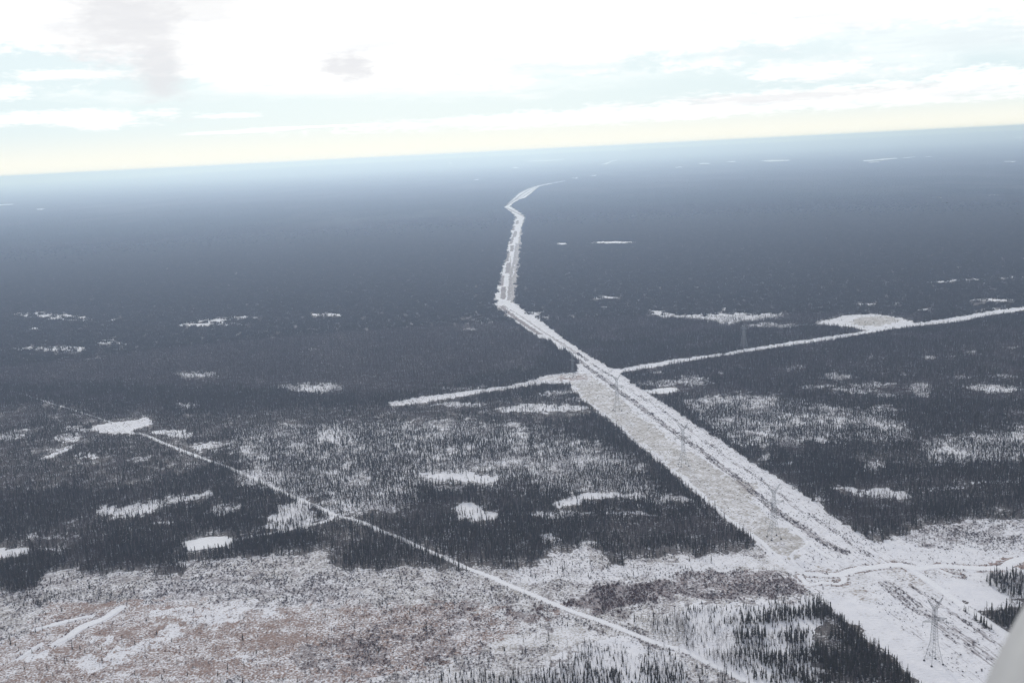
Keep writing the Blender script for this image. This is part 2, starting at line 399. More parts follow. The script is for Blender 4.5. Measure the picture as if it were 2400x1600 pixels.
for a in ((640, 1310, 90, 26), (1060, 1280, 50, 50), (1200, 1150, 260, 30), (1300, 1190, 180, 16), (750, 1390, 70, 30), (520, 1470, 120, 40), (180, 1430, 80, 30), (900, 1340, 90, 26), (1500, 1100, 240, 26), (1460, 1420, 70, 16)):
    E('C', *a, wob=14, brown=.3, grass=.26, shrub=.24)
for a in ((160, 1400, 190, 110), (560, 1275, 130, 45), (880, 1310, 50, 24), (640, 1390, 110, 30), (720, 1160, 130, 40), (1150, 1140, 130, 36), (350, 1270, 140, 22)):
    E('B', *a, wob=14, shrub=.68, brown=.6)
E('C', 2000, 1440, 160, 80, wob=14, shrub=.6, brown=.45); E('B', 90, 1490, 180, 40, wob=14, brown=.75, shrub=.4)
P(Z('B', (1000, 1250), (1450, 1200), (1560, 1250), (1300, 1330), (900, 1330)), 14, grass=.5, brown=.1, shrub=.1)
P(Z('B', (1240, 1130), (1410, 1072), (1560, 1000), (1800, 955), (2091, 930), (2091, 1030), (1900, 1070), (1700, 1112), (1550, 1142), (1420, 1112)), 9, shrub=.85, brown=.5, grass=0, tree=.05, bare=.8)
P(Z('A', (-20, 885), (250, 870), (560, 890), (740, 930), (740, 1010), (500, 1040), (0, 1040)), 9, shrub=.68, brown=.45, grass=.1, tree=.03, bare=.8)
P(Z('A', (0, 790), (700, 810), (700, 860), (0, 860)), 9, grass=.35, shrub=.18)
B('B', 1260, 1460, 1100, 26, wob=2, slope=.41, brown=.9, shrub=.25); E('B', 1300, 1130, 60, 12, wob=6, brown=.85)
# sparse and dense spruce stands in front of the crossing
P(Z('B', (1060, 1568), (1100, 1500), (1350, 1400), (1500, 1280), (1700, 1260), (1850, 1330), (2091, 1420), (2100, 1700), (1000, 1700)), 12, tree=.32, bare=.55, shrub=.22, brown=0, grass=.1)
P(Z('B', (1740, 1150), (1900, 1120), (2091, 1090), (2091, 1380), (1950, 1310), (1780, 1220)), 12, tree=.42, bare=.6, shrub=.2)
P(Z('B', (400, 1540), (900, 1460), (1400, 1450), (2091, 1500), (2091, 1700), (400, 1700)), 12, tree=.36, bare=.45, shrub=.22)
E('B', 1850, 1530, 420, 60, wob=10, tree=.7, bare=.25)
RT = Z('A', (740, 1030), (830, 1030), (900, 1100), (1010, 1200), (1080, 1240), (1180, 1320), (1260, 1380), (1340, 1470), (1450, 1568), (1600, 1720))
P(Z('A', (0, 1080), (330, 1080), (480, 1060), (700, 1080)) + RT + Z('A', (500, 1720), (420, 1568), (150, 1440), (0, 1360)), 5, tree=.36, bare=.4, shrub=.15, grass=.05, brown=0)
for a in ((560, 1150, 240, 40), (880, 1170, 120, 40), (420, 1260, 120, 40), (720, 1310, 80, 40), (1050, 1300, 120, 50), (900, 1420, 320, 60), (1150, 1480, 240, 80), (350, 1420, 120, 30), (560, 1440, 130, 40), (250, 1540, 300, 40), (700, 1540, 300, 40), (800, 1100, 60, 60)):
    E('A', *a, wob=9, tree=1.05, bare=.08)
P(Z('A', (900, 1110), (960, 1160), (1080, 1250), (1180, 1330), (1260, 1390), (1340, 1480), (1440, 1568), (1590, 1720), (1400, 1720), (1100, 1440), (930, 1210)), 4, tree=1.25, bare=.05)
for a in ((520, 1215, 240, 22), (830, 1240, 120, 22), (600, 1350, 60, 20), (830, 1290, 60, 30), (200, 1330, 150, 30)):
    E('A', *a, wob=9, tree=.1, bare=.4)
# right of the corridor
P(Z('A', (1180, 725), (1250, 718), (1300, 690), (1420, 640), (1600, 602), (1850, 580), (2091, 570), (2600, 540), (2600, 900), (2091, 870), (1750, 960), (1400, 860), (1200, 780)), 9, tree=.04, bare=.8, shrub=.45, litter=0, grass=.15)
E('A', 1560, 740, 160, 40, wob=12, shrub=.6, tree=.06); E('A', 1330, 740, 110, 22, wob=9, shrub=.12, tree=0); E('A', 1730, 740, 90, 22, wob=9, shrub=.2); E('A', 1760, 690, 340, 70, wob=18, shrub=.55, tree=.06, bare=.9)
P(Z('A', (890, 370), (960, 360), (1080, 395), (1220, 370), (1330, 400), (1400, 420), (1330, 430), (1180, 425), (1060, 420), (960, 385)), 8, tree=.15, shrub=.2, litter=0)
B('A', 1440, 1760, 378, 14, wob=6, slope=-.05, **O); B('A', 1760, 2091, 345, 16, wob=8, slope=-.06, **S1); B('A', 480, 560, 190, 26, wob=10, **S1); B('A', 620, 700, 225, 20, wob=10, **S1)
E('A', 1160, 245, 90, 24, wob=16, **S1); B('A', 800, 890, 440, 22, wob=4, **O); E('A', 1850, 190, 160, 30, wob=20, **S1); E('A', 1980, 80, 90, 18, wob=16, **S1); E('A', 1930, 530, 120, 26, wob=16, tree=.5)
P(Z('A', (1180, 720), (2600, 800), (2600, 1100), (2091, 1060), (1960, 1110), (1790, 1100), (1640, 980), (1850, 1320), (1400, 1000), (1150, 800)), 6, tree=0, shrub=.2, litter=0, grass=.25)
P(Z('A', (1560, 930), (1850, 950), (2000, 1050), (1900, 1085), (1790, 1100), (1700, 1060)), 8, tree=0, shrub=.04, grass=.03)
P(Z('A', (1800, 918), (1870, 898), (1950, 888), (2091, 880), (2300, 870), (2300, 1050), (2091, 1045), (2010, 1048), (1950, 1018), (1850, 948)), 4, tree=.95, bare=.05, shrub=.15)
P(Z('A', (1780, 1102), (1900, 1090), (2030, 1082), (2091, 1060), (2300, 1040), (2300, 1300), (2060, 1250), (1990, 1245), (1900, 1182), (1840, 1132)), 4, tree=.95, bare=.08, shrub=.15)
E('A', 1960, 1110, 60, 24, wob=5, tree=.3); E('A', 2060, 1070, 60, 20, wob=5, tree=.25)

# the power line corridor and the crossing lines
ROW_L = Z('I', (510, 640), (560, 740), (640, 800), (700, 880), (800, 940), (850, 990), (900, 1040), (1010, 1100), (1100, 1180), (1200, 1270), (1290, 1340), (1400, 1430), (1530, 1530)) + \
    Z('A', (80, 400), (180, 480), (240, 540), (310, 600), (400, 650), (470, 740), (600, 850), (740, 990), (830, 1030), (900, 1100), (1010, 1200), (1080, 1240), (1180, 1320), (1260, 1380), (1340, 1470), (1450, 1568), (1640, 1760))
ROW_R = Z('E', (1350, 980), (1400, 1010)) + Z('I', (1180, 530), (1350, 650), (1500, 745), (1640, 840), (1780, 930), (1900, 1000), (2080, 1130), (2200, 1220)) + \
    Z('A', (100, 0), (250, 95), (400, 200), (560, 300), (680, 375), (750, 425), (830, 470), (960, 570), (1060, 640), (1180, 725), (1330, 830), (1480, 930), (1640, 1060), (1800, 1180), (1990, 1290), (2200, 1440), (2600, 1760))
UP_L = Z('I', (640, 500), (650, 440), (600, 390), (540, 335)) + Z('E', (985, 850), (915, 775), (870, 765), (830, 760), (770, 720), (700, 670), (620, 610), (540, 540), (495, 515), (500, 470), (530, 340), (560, 210), (590, 120)) + \
    Z('M', (870, 1440), (910, 1300), (950, 1120), (985, 960), (1010, 870), (935, 800), (880, 765), (905, 745), (1000, 660), (1070, 600), (1150, 560), (1250, 525), (1380, 497), (1480, 482), (1590, 463))
UP_R = Z('M', (1590, 471), (1480, 491), (1390, 511), (1290, 532), (1240, 570), (1190, 615), (1130, 665), (1060, 685), (1000, 720), (970, 750), (1050, 810), (1130, 860), (1140, 900), (1110, 960), (1100, 1060), (1090, 1180), (1075, 1300), (1055, 1420)) + \
    Z('E', (690, 130), (675, 260), (660, 380), (650, 500), (740, 575), (850, 640), (950, 720), (1030, 780), (1130, 850), (1220, 900), (1350, 980))
LEFT_ARM = Z('I', (640, 500), (560, 520), (350, 545), (130, 575), (130, 606), (0, 638)) + Z('E', (600, 1108), (300, 1148), (0, 1186)) + Z('S', (890, 924), (900, 932)) + \
    Z('E', (30, 1224), (200, 1196), (450, 1152), (600, 1134), (700, 1112), (850, 1094), (1030, 1090))
ROW = ROW_R[::-1] + ROW_L[::-1]
CORRIDOR = UP_L[::-1] + LEFT_ARM[1:] + ROW_L + ROW_R[::-1] + UP_R[::-1]
RIGHT_ARM = Z('E', (1350, 980), (1420, 985), (1600, 950), (1900, 905), (2195, 870)) + Z('D', (400, 765), (800, 705), (1250, 640), (1500, 598), (1800, 555), (2050, 510), (2281, 480), (2700, 425)) + \
    Z('D', (2700, 448), (2281, 503), (2050, 536), (1850, 580), (1500, 617), (1300, 646), (1000, 697), (700, 742), (400, 786), (0, 848)) + Z('E', (1900, 930), (1600, 985), (1420, 1008), (1400, 1012))
CL = dict(tree=0, litter=0, brown=0, corridor=1)
P(CORRIDOR, 3.5, shrub=.27, grass=.2, **CL)
P(RIGHT_ARM, 3.5, shrub=.04, grass=.05, **CL)
P(UP_L[::-1] + UP_R[::-1], 3.5, grass=.3, shrub=.12)
P(Z('M', (1110, 900), (1060, 1100), (1020, 1300), (990, 1568)) + Z('E', (615, 130), (600, 400), (610, 500), (660, 500), (690, 130), (705, 0)) + Z('M', (1075, 1300), (1100, 1060), (1140, 900)), 3.5, shrub=.62, grass=.62)
TAN_R = Z('I', (640, 520), (720, 540), (880, 600), (930, 650), (1050, 730), (1180, 830), (1260, 900), (1400, 1070), (1560, 1180), (1750, 1290), (1900, 1430), (2000, 1540)) + \
    Z('A', (40, 150), (150, 215), (250, 290), (370, 380), (430, 470), (520, 540), (620, 610), (720, 690), (760, 720))
TAN_L = Z('A', (700, 800), (640, 810), (520, 760), (400, 645), (300, 565), (180, 455), (80, 375), (0, 305)) + Z('I', (1640, 1568), (1500, 1450), (1300, 1300), (1150, 1170), (1000, 1060), (850, 960), (700, 810), (600, 700), (520, 640))
P(TAN_R + TAN_L, 5, grass=.62, shrub=.2)
E('A', 330, 380, 140, 60, wob=10, grass=.68); E('A', 560, 660, 110, 60, wob=8, grass=.7); E('A', 560, 640, 70, 40, wob=8, grass=.74, brown=.15)
P(Z('I', (140, 585), (400, 545), (700, 525), (780, 560), (860, 600), (700, 625), (500, 630), (250, 625), (150, 605)), 6, grass=.55, brown=.3)
P(Z('I', (380, 590), (550, 570), (700, 568), (820, 600), (700, 625), (450, 625)), 6, grass=.3, brown=.72)
P(Z('A', (840, 600), (1000, 720), (1150, 800), (1000, 840), (800, 760), (700, 640)), 8, grass=.3, shrub=.22)
P(Z('A', (740, 870), (1300, 830), (1500, 900), (1600, 1050), (1300, 1000), (1100, 1100), (900, 1060)), 10, grass=.35, shrub=.2)
for a in ((1060, 1030, 120, 40), (1320, 870, 90, 26), (860, 885, 110, 12), (1260, 820, 60, 14), (1700, 880, 110, 20), (1560, 870, 90, 16), (880, 930, 80, 16), (1420, 940, 120, 30)):
    E('A', *a, wob=6, grass=.5, brown=.3, shrub=.22)
for a in ((1950, 840, 70, 14), (2070, 855, 60, 12), (1970, 800, 40, 8)):
    E('A', *a, wob=4, grass=.1, brown=.85, shrub=.3)
P(Z('A', (830, 1040), (1000, 1010), (1250, 1120), (1700, 1568), (1500, 1700), (1340, 1470), (1080, 1240)), 8, grass=.16, shrub=.04)
P(Z('A', (1180, 1250), (1320, 1330), (1800, 1568), (1500, 1700), (1330, 1450)), 8, grass=.04, shrub=.02)

# rows of brush left standing along the lines: (ground line, half width, strength)
ROWS = []


def brush(k, pts, half, s): ROWS.append((k, pts, half, s))


brush(None, Z('I', (640, 340), (720, 410), (850, 515), (1000, 615), (1180, 760), (1280, 840), (1400, 920), (1550, 1040), (1700, 1150), (1850, 1260), (1990, 1360), (2150, 1470), (2280, 1560)) +
      Z('A', (200, 215), (330, 315), (440, 405), (560, 505), (700, 595), (830, 685), (940, 745), (1000, 770)), 4.5, .62)
brush(None, Z('I', (1300, 735), (1500, 860), (1700, 980), (1900, 1130), (2060, 1240), (2200, 1340), (2352, 1450)) + Z('A', (160, 100), (300, 210), (430, 290), (600, 420), (720, 510), (860, 590), (1000, 690), (1150, 790)), 2.6, .5)
brush(None, Z('G', (0, 60), (200, 220), (420, 400), (600, 500), (800, 650), (1000, 820), (1150, 900), (1300, 1020), (1500, 1130), (1650, 1240), (1900, 1440)), 6.5, .52)
brush(None, Z('G', (350, 80), (470, 150), (560, 200), (750, 340), (900, 440), (1080, 560), (1250, 670), (1420, 780), (1600, 910), (1720, 1000), (1900, 1130)), 2.0, .6)
brush(None, Z('I', (300, 60), (500, 200), (700, 320), (850, 420), (1000, 520), (1150, 600)), 3, .5)
brush(None, Z('E', (545, 525), (640, 600), (740, 670), (830, 730)), 5, .9)
brush(None, Z('I', (430, 240), (520, 320), (600, 400)), 7, .95)
for (x0, y0, x1, y1) in ((565, 385, 560, 470), (555, 300, 545, 375), (603, 205, 592, 280), (598, 130, 587, 195), (630, 78, 625, 122), (632, 22, 618, 70), (645, -10, 642, 15)):
    brush(None, Z('E', (x0, y0), (x1, y1)), 6.5, 1.0)
for (x0, y0, x1, y1) in ((1025, 870, 1020, 900), (1045, 915, 1035, 960), (1000, 975, 990, 1030), (1020, 1040, 1005, 1105)):
    brush(None, Z('M', (x0, y0), (x1, y1)), 7, 1.0)
brush(None, Z('M', (905, 752), (960, 715), (1030, 665), (1100, 612), (1180, 565), (1260, 535)), 8, .86)
brush(None, Z('M', (1000, 690), (1080, 655), (1150, 612), (1230, 562)), 7, .8)
brush(None, Z('M', (915, 770), (1000, 812), (1080, 850), (1120, 872)), 7, .86)
brush(None, Z('E', (600, 480), (612, 350), (640, 200), (660, 60)), 3.5, .8)
brush(None, Z('E', (560, 520), (700, 605), (860, 715), (1000, 800), (1150, 900)), 2.5, .7)
ROWS = [(smooth_line(ground(*np.array(p).T), 12), h, s) for _, p, h, s in ROWS]

# narrow cleared lines: (name, label, picture line, width in metres)
TRAIL = Z('F', (885, 1328), (930, 1328)) + Z('C', (830, 35), (900, 55), (990, 95), (1130, 150), (1260, 200), (1400, 250), (1540, 310), (1650, 360), (1800, 430), (1950, 490), (2060, 545)) + \
    Z('B', (20, 555), (120, 580), (250, 640), (360, 680), (420, 710), (560, 770), (700, 830), (760, 860), (900, 910), (1030, 970), (1180, 1030), (1270, 1070), (1450, 1140), (1600, 1190), (1750, 1250), (1950, 1330)) + \
    Z('A', (0, 1362), (150, 1440), (300, 1510), (420, 1568), (700, 1680))
FAINT = Z('F', (-300, 930), (0, 1025), (70, 1043), (190, 1076), (370, 1135), (460, 1160), (600, 1205), (700, 1238), (770, 1262), (885, 1328))
SPUR = Z('C', (2040, 552), (1990, 580), (1880, 602), (1720, 642), (1600, 660), (1450, 690))
CREEK = Z('A', (735, 897), (790, 903), (860, 907), (960, 905), (1010, 890), (1060, 875), (1130, 862), (1200, 857), (1270, 846), (1340, 846), (1400, 862), (1450, 868), (1520, 858), (1600, 850), (1700, 860), (1790, 866), (1850, 866), (1930, 865), (1975, 858), (2005, 838), (2040, 822), (2091, 808), (2200, 800))
OXBOW = Z('A', (720, 912), (745, 945), (770, 968), (830, 958), (900, 958), (960, 960), (985, 947), (988, 925), (965, 914), (900, 912), (840, 912))
SIDE = Z('A', (1375, 858), (1440, 900), (1500, 940), (1600, 1010), (1700, 1085), (1800, 1150), (1950, 1250), (2100, 1350))
LOOP = Z('A', (1550, 868), (1590, 885), (1640, 905), (1690, 912))
TRACK = Z('A', (-60, 265), (0, 312), (90, 390), (170, 470), (330, 600), (470, 690), (520, 740), (545, 795))
TRACK2 = Z('A', (330, 605), (450, 690), (560, 770), (640, 850), (735, 893))
TRACK3 = Z('A', (640, 590), (700, 650), (765, 705), (740, 738), (690, 762), (668, 785), (672, 815), (700, 850), (735, 890))
LANE = Z('A', (765, 705), (840, 765), (900, 800), (1000, 835))
STREAM = Z('C', (740, 1105), (690, 1140), (630, 1178), (550, 1205), (480, 1240), (430, 1280), (350, 1325))
STREAM2 = Z('C', (560, 1158), (470, 1175), (300, 1218), (220, 1240))
STREAM3 = Z('C', (250, 1330), (190, 1370), (120, 1420))
LINES = [(t, np.array(smooth_line(ground(*np.array(p).T), 5.0)), w) for t, p, w in (
    ('path', TRAIL, 3.6), ('path', FAINT, 2.8), ('path', SPUR, 3.6), ('creek', CREEK, 8.5), ('creek', OXBOW, 4.0), ('path', SIDE, 6.0), ('creek', LOOP, 3.5),
    ('track', TRACK, 3.0), ('track', TRACK2, 2.2), ('track', TRACK3, 2.2), ('track', LANE, 3.0), ('stream', STREAM, 8.0), ('stream', STREAM2, 5.5), ('stream', STREAM3, 4.0))]

CH = ('tree', 'bare', 'shrub', 'grass', 'brown', 'litter', 'corridor', 'far')


def fields(x, y, z=0.0):
    """what grows at ground points x, y"""
    n = len(x)
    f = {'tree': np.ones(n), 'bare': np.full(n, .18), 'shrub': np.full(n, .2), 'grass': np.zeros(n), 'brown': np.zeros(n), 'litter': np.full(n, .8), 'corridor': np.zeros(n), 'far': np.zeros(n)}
    n1 = fbm(x, y, 70, 3) - .5; n2 = fbm(x, y, 70, 11) - .5
    n3 = vn(x, y, 6, 5) - .5; n4 = vn(x, y, 6, 9) - .5
    cache = {}
    for poly, wob, v in PAINT:
        if wob not in cache:
            a, b = (1.7 * wob, 1.0 * wob) if wob > 7 else (0.6 * wob, 2.0 * wob)
            cache[wob] = project(x + n1 * a + n3 * b, y + (n2 * a + n4 * b) * 1.6, z)
        k = inside(*cache[wob], poly)
        if k.any():
            for c, val in v.items(): f[c][k] = val
    for line, half, s in ROWS:
        k = near_line(x + n3 * 3, y + n4 * 3, line, half)
        f['shrub'][k] = np.maximum(f['shrub'][k], s)
        if s > .88:
            f['litter'][k] = 1.0; f['brown'][k] = .5; f['shrub'][k] = 1.0
            if np.hypot(*line[0]) < 2150: f['tree'][k] = .95
    for t, line, w in LINES:
        if t in ('creek', 'stream'):                 # sedge and brush on the banks
            k = near_line(x + n3 * 5, y + n4 * 5, line, w * .5 + 3.0) & (fbm(x, y, 22, 71) > .42)
            f['grass'][k] = .45; f['brown'][k] = .5; f['shrub'][k] = .45
        k = near_line(x, y, line, w * .5 + (0.3 if t != 'path' else .8 if w > 3 else -.5))
        for c in ('tree', 'shrub', 'grass', 'brown', 'litter'): f[c][k] = 0
    return f


# ------------------------------------------------------------------ materials
def material(name):
    m = bpy.data.materials.new(name); m.use_nodes = True
    n = N(m.node_tree)
    b = n.n['Principled BSDF']
    b.inputs['Roughness'].default_value = .85
    b.inputs['Specular IOR Level'].default_value = .2
    return m, n, b


def simple(name, c, var=.3, scale=.6, rough=.85, metal=0.0):
    m, n, b = material(name)
    pos = n.new('ShaderNodeNewGeometry').outputs['Position']
    ri = n.new('ShaderNodeObjectInfo').outputs['Random']
    t = n.m('ADD', n.mr(n.noise(pos, scale, 2), .3, .7, -var, var), n.mr(ri, 0, 1, -var * .6, var * .6))
    hs = n.new('ShaderNodeHueSaturation'); hs.inputs['Color'].default_value = (*c, 1)
    n.put(hs.inputs['Value'], n.m('ADD', 1.0, t))
    n.l.new(hs.outputs[0], b.inputs['Base Color'])
    b.inputs['Roughness'].default_value = rough; b.inputs['Metallic'].default_value = metal
    return m


def attr(n, name):
    nd = n.new('ShaderNodeAttribute', attribute_name=name)
    return nd.outputs['Fac']


SNOW = (.80, .80, .845, 1)


_a, _b = ground(np.array([2188., 1602.]), np.array([1552., 1090.]))
LANE_DIR = math.atan2(_b[1] - _a[1], _b[0] - _a[0])


def ground_material(name, lanes):
    m, n, b = material(name)
    pos = n.new('ShaderNodeNewGeometry').outputs['Position']
    fine = n.mr(n.noise(pos, .55, 4, .65), .28, .72, 0, 1)
    if lanes:                                    # hummocks lie in broken rows across the mown strip
        fine = n.mr(n.noise(n.mapping(pos, (.30, .62, 1), rot=(0, 0, .25)), 1.0, 4, .62), .28, .72, 0, 1)
    mid = n.mr(n.noise(pos, .09, 4, .6), .28, .72, 0, 1)
    big = n.mr(n.noise(pos, .016, 3, .55), .3, .7, 0, 1)
    tex = n.m('ADD', n.m('ADD', n.m('MULTIPLY', fine, .62), n.m('MULTIPLY', mid, .26)), n.m('MULTIPLY', big, .12))
    fine2 = n.mr(n.noise(n.mapping(pos, loc=(37, 91, 5)), .42, 4, .65), .28, .72, 0, 1)
    tex2 = n.m('ADD', n.m('ADD', n.m('MULTIPLY', fine2, .6), n.m('MULTIPLY', n.mr(n.noise(n.mapping(pos, loc=(7, 19, 2)), .07, 4, .6), .28, .72, 0, 1), .4)), 0)

    if lanes:                                    # mower and vehicle lines run the length of the corridor
        st = n.mr(n.noise(n.mapping(n.mapping(pos, rot=(0, 0, -LANE_DIR)), (.05, .55, 1)), 1.0, 5, .62), .28, .72, 0, 1)
        tex2 = n.m('ADD', n.m('MULTIPLY', st, .6), n.m('MULTIPLY', tex2, .4))
    tex = n.m('MULTIPLY_ADD', n.m('SUBTRACT', tex, .5), 1.7, .5); tex2 = n.m('MULTIPLY_ADD', n.m('SUBTRACT', tex2, .5), 1.6, .5)

    def cover(amount, t, k=3.2):                 # share of the ground showing that cover, with a fairly crisp edge
        return n.m('MULTIPLY', n.m('MULTIPLY_ADD', n.m('SUBTRACT', t, n.m('SUBTRACT', 1.0, amount)), k, .3, clamp=True), n.ss(amount, 0, .06))
    snow = n.mix(n.ss(mid, .2, .8), SNOW, (.74, .745, .80, 1))
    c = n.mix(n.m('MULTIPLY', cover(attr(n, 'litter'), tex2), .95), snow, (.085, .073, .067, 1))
    c = n.mix(n.m('MULTIPLY', cover(attr(n, 'grass'), tex, 2.6), .8), c, n.mix(mid, (.40, .365, .315, 1), (.29, .255, .21, 1)))
    c = n.mix(n.m('MULTIPLY', cover(attr(n, 'brown'), tex, 2.6), .85), c, n.mix(fine2, (.29, .17, .125, 1), (.17, .11, .09, 1)))
    c = n.mix(n.m('MULTIPLY', cover(attr(n, 'shrub'), tex2, 2.8), .75), c, (.15, .12, .125, 1))
    n.l.new(c, b.inputs['Base Color'])
    bp = n.new('ShaderNodeBump'); bp.inputs['Strength'].default_value = .5; bp.inputs['Distance'].default_value = .7
    n.l.new(tex, bp.inputs['Height']); n.l.new(bp.outputs[0], b.inputs['Normal'])
    return m


M_GROUND = ground_material('snowy_bog', False)
M_ROW = ground_material('mown_corridor_snow', True)


def snow_material():
    m, n, b = material('packed_snow')
    pos = n.new('ShaderNodeNewGeometry').outputs['Position']
    t = n.mr(n.noise(pos, .35, 4, .6), .3, .7, 0, 1)
    n.l.new(n.mix(t, (.83, .835, .87, 1), (.74, .745, .79, 1)), b.inputs['Base Color'])
    bp = n.new('ShaderNodeBump'); bp.inputs['Strength'].default_value = .3; bp.inputs['Distance'].default_value = .4
    n.l.new(t, bp.inputs['Height']); n.l.new(bp.outputs[0], b.inputs['Normal'])
    return m


M_SNOW = snow_material()
M_SPRUCE = simple('spruce_needles', (.042, .038, .027), .45, .9)
M_TRUNK = simple('spruce_bark', (.09, .075, .065), .3, 2)
M_BARE = simple('bare_larch_twigs', (.092, .074, .073), .3, .9)
M_SHRUB = simple('willow_twigs', (.115, .092, .095), .35, .5)
M_SHRUB2 = simple('birch_brush', (.13, .075, .068), .35, .5)
M_STEEL = simple('galvanised_steel', (.33, .34, .35), .12, .3, .5, .6)
M_CONC = simple('tower_footing', (.07, .07, .07), .2, .8)
M_GLASS = simple('insulator_glass', (.20, .22, .22), .1, 1, .25)


# ------------------------------------------------------------------ mesh helpers
def np_mesh(name, V, Fq, mats, tri=False, smooth=False):
    me = bpy.data.meshes.new(name)
    V = np.asarray(V, np.float32); Fq = np.asarray(Fq, np.int32)
    k = Fq.shape[1]
    me.vertices.add(len(V)); me.vertices.foreach_set('co', V.ravel())
    me.loops.add(Fq.size); me.loops.foreach_set('vertex_index', Fq.ravel())
    me.polygons.add(len(Fq))
    me.polygons.foreach_set('loop_start', np.arange(0, Fq.size, k, dtype=np.int32))
    for m in mats: me.materials.append(m)
    me.update(calc_edges=True)
    if not smooth: me.shade_flat()
    return me


def fattr(me, name, v):
    a = me.attributes.new(name, 'FLOAT', 'POINT'); a.data.foreach_set('value', np.asarray(v, np.float32))


def link(name, data, parent=None, **props):
    o = bpy.data.objects.new(name, data); COL.objects.link(o)
    if parent: o.parent = parent
    for k, v in props.items(): o[k] = v
    return o


class MB:
    """collects bars, cones and cards into one mesh"""
    def __init__(s): s.v = []; s.f = []
    def tube(s, pts, rad, n=5, cap=True):
        pts = [Vector(p) for p in pts]
        base = len(s.v)
        for i, p in enumerate(pts):
            d = (pts[min(i + 1, len(pts) - 1)] - pts[max(i - 1, 0)]).normalized()
            a = d.orthogonal().normalized(); b = d.cross(a)
            r = rad[i] if hasattr(rad, '__len__') else rad
            for k in range(n):
                t = 2 * math.pi * k / n
                s.v.append(p + a * (r * math.cos(t)) + b * (r * math.sin(t)))
        for i in range(len(pts) - 1):
            for k in range(n):
                s.f.append((base + i * n + k, base + i * n + (k + 1) % n, base + (i + 1) * n + (k + 1) % n, base + (i + 1) * n + k))
        if cap:
            s.f.append(tuple(base + k for k in range(n - 1, -1, -1)))
            s.f.append(tuple(base + (len(pts) - 1) * n + k for k in range(n)))
    def poly(s, pts):
        b = len(s.v); s.v += [Vector(p) for p in pts]; s.f.append(tuple(range(b, b + len(pts))))
    def mesh(s, name, mat):
        me = bpy.data.meshes.new(name); me.from_pydata([tuple(p) for p in s.v], [], s.f); me.materials.append(mat); me.update()
        return me


# ------------------------------------------------------------------ the ground and the corridor, one grid of world directions
def polar(az, dip):
    """grid of ground points below the camera: azimuths (rad from +Y) and dips (rad)"""
    r = CAMZ / np.tan(dip)
    A, R = np.meshgrid(az, r)
    return R * np.sin(A), R * np.cos(A)


az_f = np.arange(-.60, .60, .00072)
az_c1 = np.linspace(.60, 2 * math.pi - .60, 61)[:-1]
azs = np.concatenate([az_f, az_c1])
dips = np.concatenate([[1.50, 1.2, .95, .78, .68, .62], np.arange(.58, .0078, -.00072), [.0072, .0069, .0066]])
X, Y = polar(azs, dips)
nr, na = X.shape
x = X.ravel(); y = Y.ravel()
f = fields(x, y)
rr = np.hypot(x, y)
# far off the forest floor is never seen; keep it dark under the trees
hill = lambda x, y: 170 * sstep(np.hypot(x, y), 26000, 42000) * sstep(np.degrees(np.arctan2(x, y)), -23, -9) * (.8 + .2 * fbm(x, y, 2600, 3))
zz = np.zeros_like(x) + hill(x, y)
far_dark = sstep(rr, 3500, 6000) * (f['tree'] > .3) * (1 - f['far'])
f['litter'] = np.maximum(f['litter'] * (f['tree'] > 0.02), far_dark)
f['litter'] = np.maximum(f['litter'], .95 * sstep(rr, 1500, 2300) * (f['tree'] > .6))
i0 = (np.arange(nr - 1)[:, None] * na + np.arange(na)[None]).ravel()
j = np.arange(na)
i1 = (np.arange(nr - 1)[:, None] * na + ((j + 1) % na)[None]).ravel()
quads = np.stack([i0, i1, i1 + na, i0 + na], 1)
cor = (f['corridor'][quads].mean(1) > .5) & (rr[quads[:, 0]] < 13000)
V = np.stack([x, y, zz], 1)


def grid_object(name, quads, mat, **props):
    used = np.unique(quads)
    remap = np.full(len(V), -1, np.int64); remap[used] = np.arange(len(used))
    me = np_mesh(name, V[used], remap[quads], [mat], smooth=True)
    for c in ('grass', 'brown', 'shrub', 'litter'): fattr(me, c, f[c][used])
    return link(name, me, **props)


cap = np.stack([np.full(na, 0), j, (j + 1) % na], 1)
grid_object('ground', quads[~cor], M_GROUND, kind='structure', label='snowy bog and forest floor with brown grass showing through')
grid_object('power_line_corridor', quads[cor], M_ROW, kind='structure', label='broad snow covered corridor cleared through the forest for the power line')
me = np_mesh('ground_under_aircraft', np.vstack([V[:na]]), np.stack([np.zeros(na - 2, int), np.arange(2, na), np.arange(1, na - 1)], 1), [M_SNOW])
link('ground_below', me, kind='structure', label='snow straight below the aircraft')


def ribbon(name, line, width, z, kind_label):
    L = np.asarray(line); d = np.gradient(L, axis=0); d /= np.linalg.norm(d, axis=1)[:, None] + 1e-9
    nrm = np.stack([-d[:, 1], d[:, 0]], 1)
    a = fbm(L[:, 0], L[:, 1], 14, 21) - .5; b = fbm(L[:, 0], L[:, 1], 14, 31) - .5
    k = .55 if name != 'path' else .25
    w0 = width * (.5 + k * a); w1 = width * (.5 + k * b)
    e = np.minimum(1, np.minimum(np.arange(len(L)), np.arange(len(L))[::-1]) / 4.0 + .25)
    lo = L + nrm * (w0 * e)[:, None]; hi = L - nrm * (w1 * e)[:, None]
    v = np.vstack([np.c_[hi, np.full(len(L), z)], np.c_[lo, np.full(len(L), z)]])
    n = len(L); i = np.arange(n - 1)
    me = np_mesh(name, v, np.stack([i, i + 1, n + i + 1, n + i], 1), [M_SNOW])
    link(name, me, kind='structure', label=kind_label)


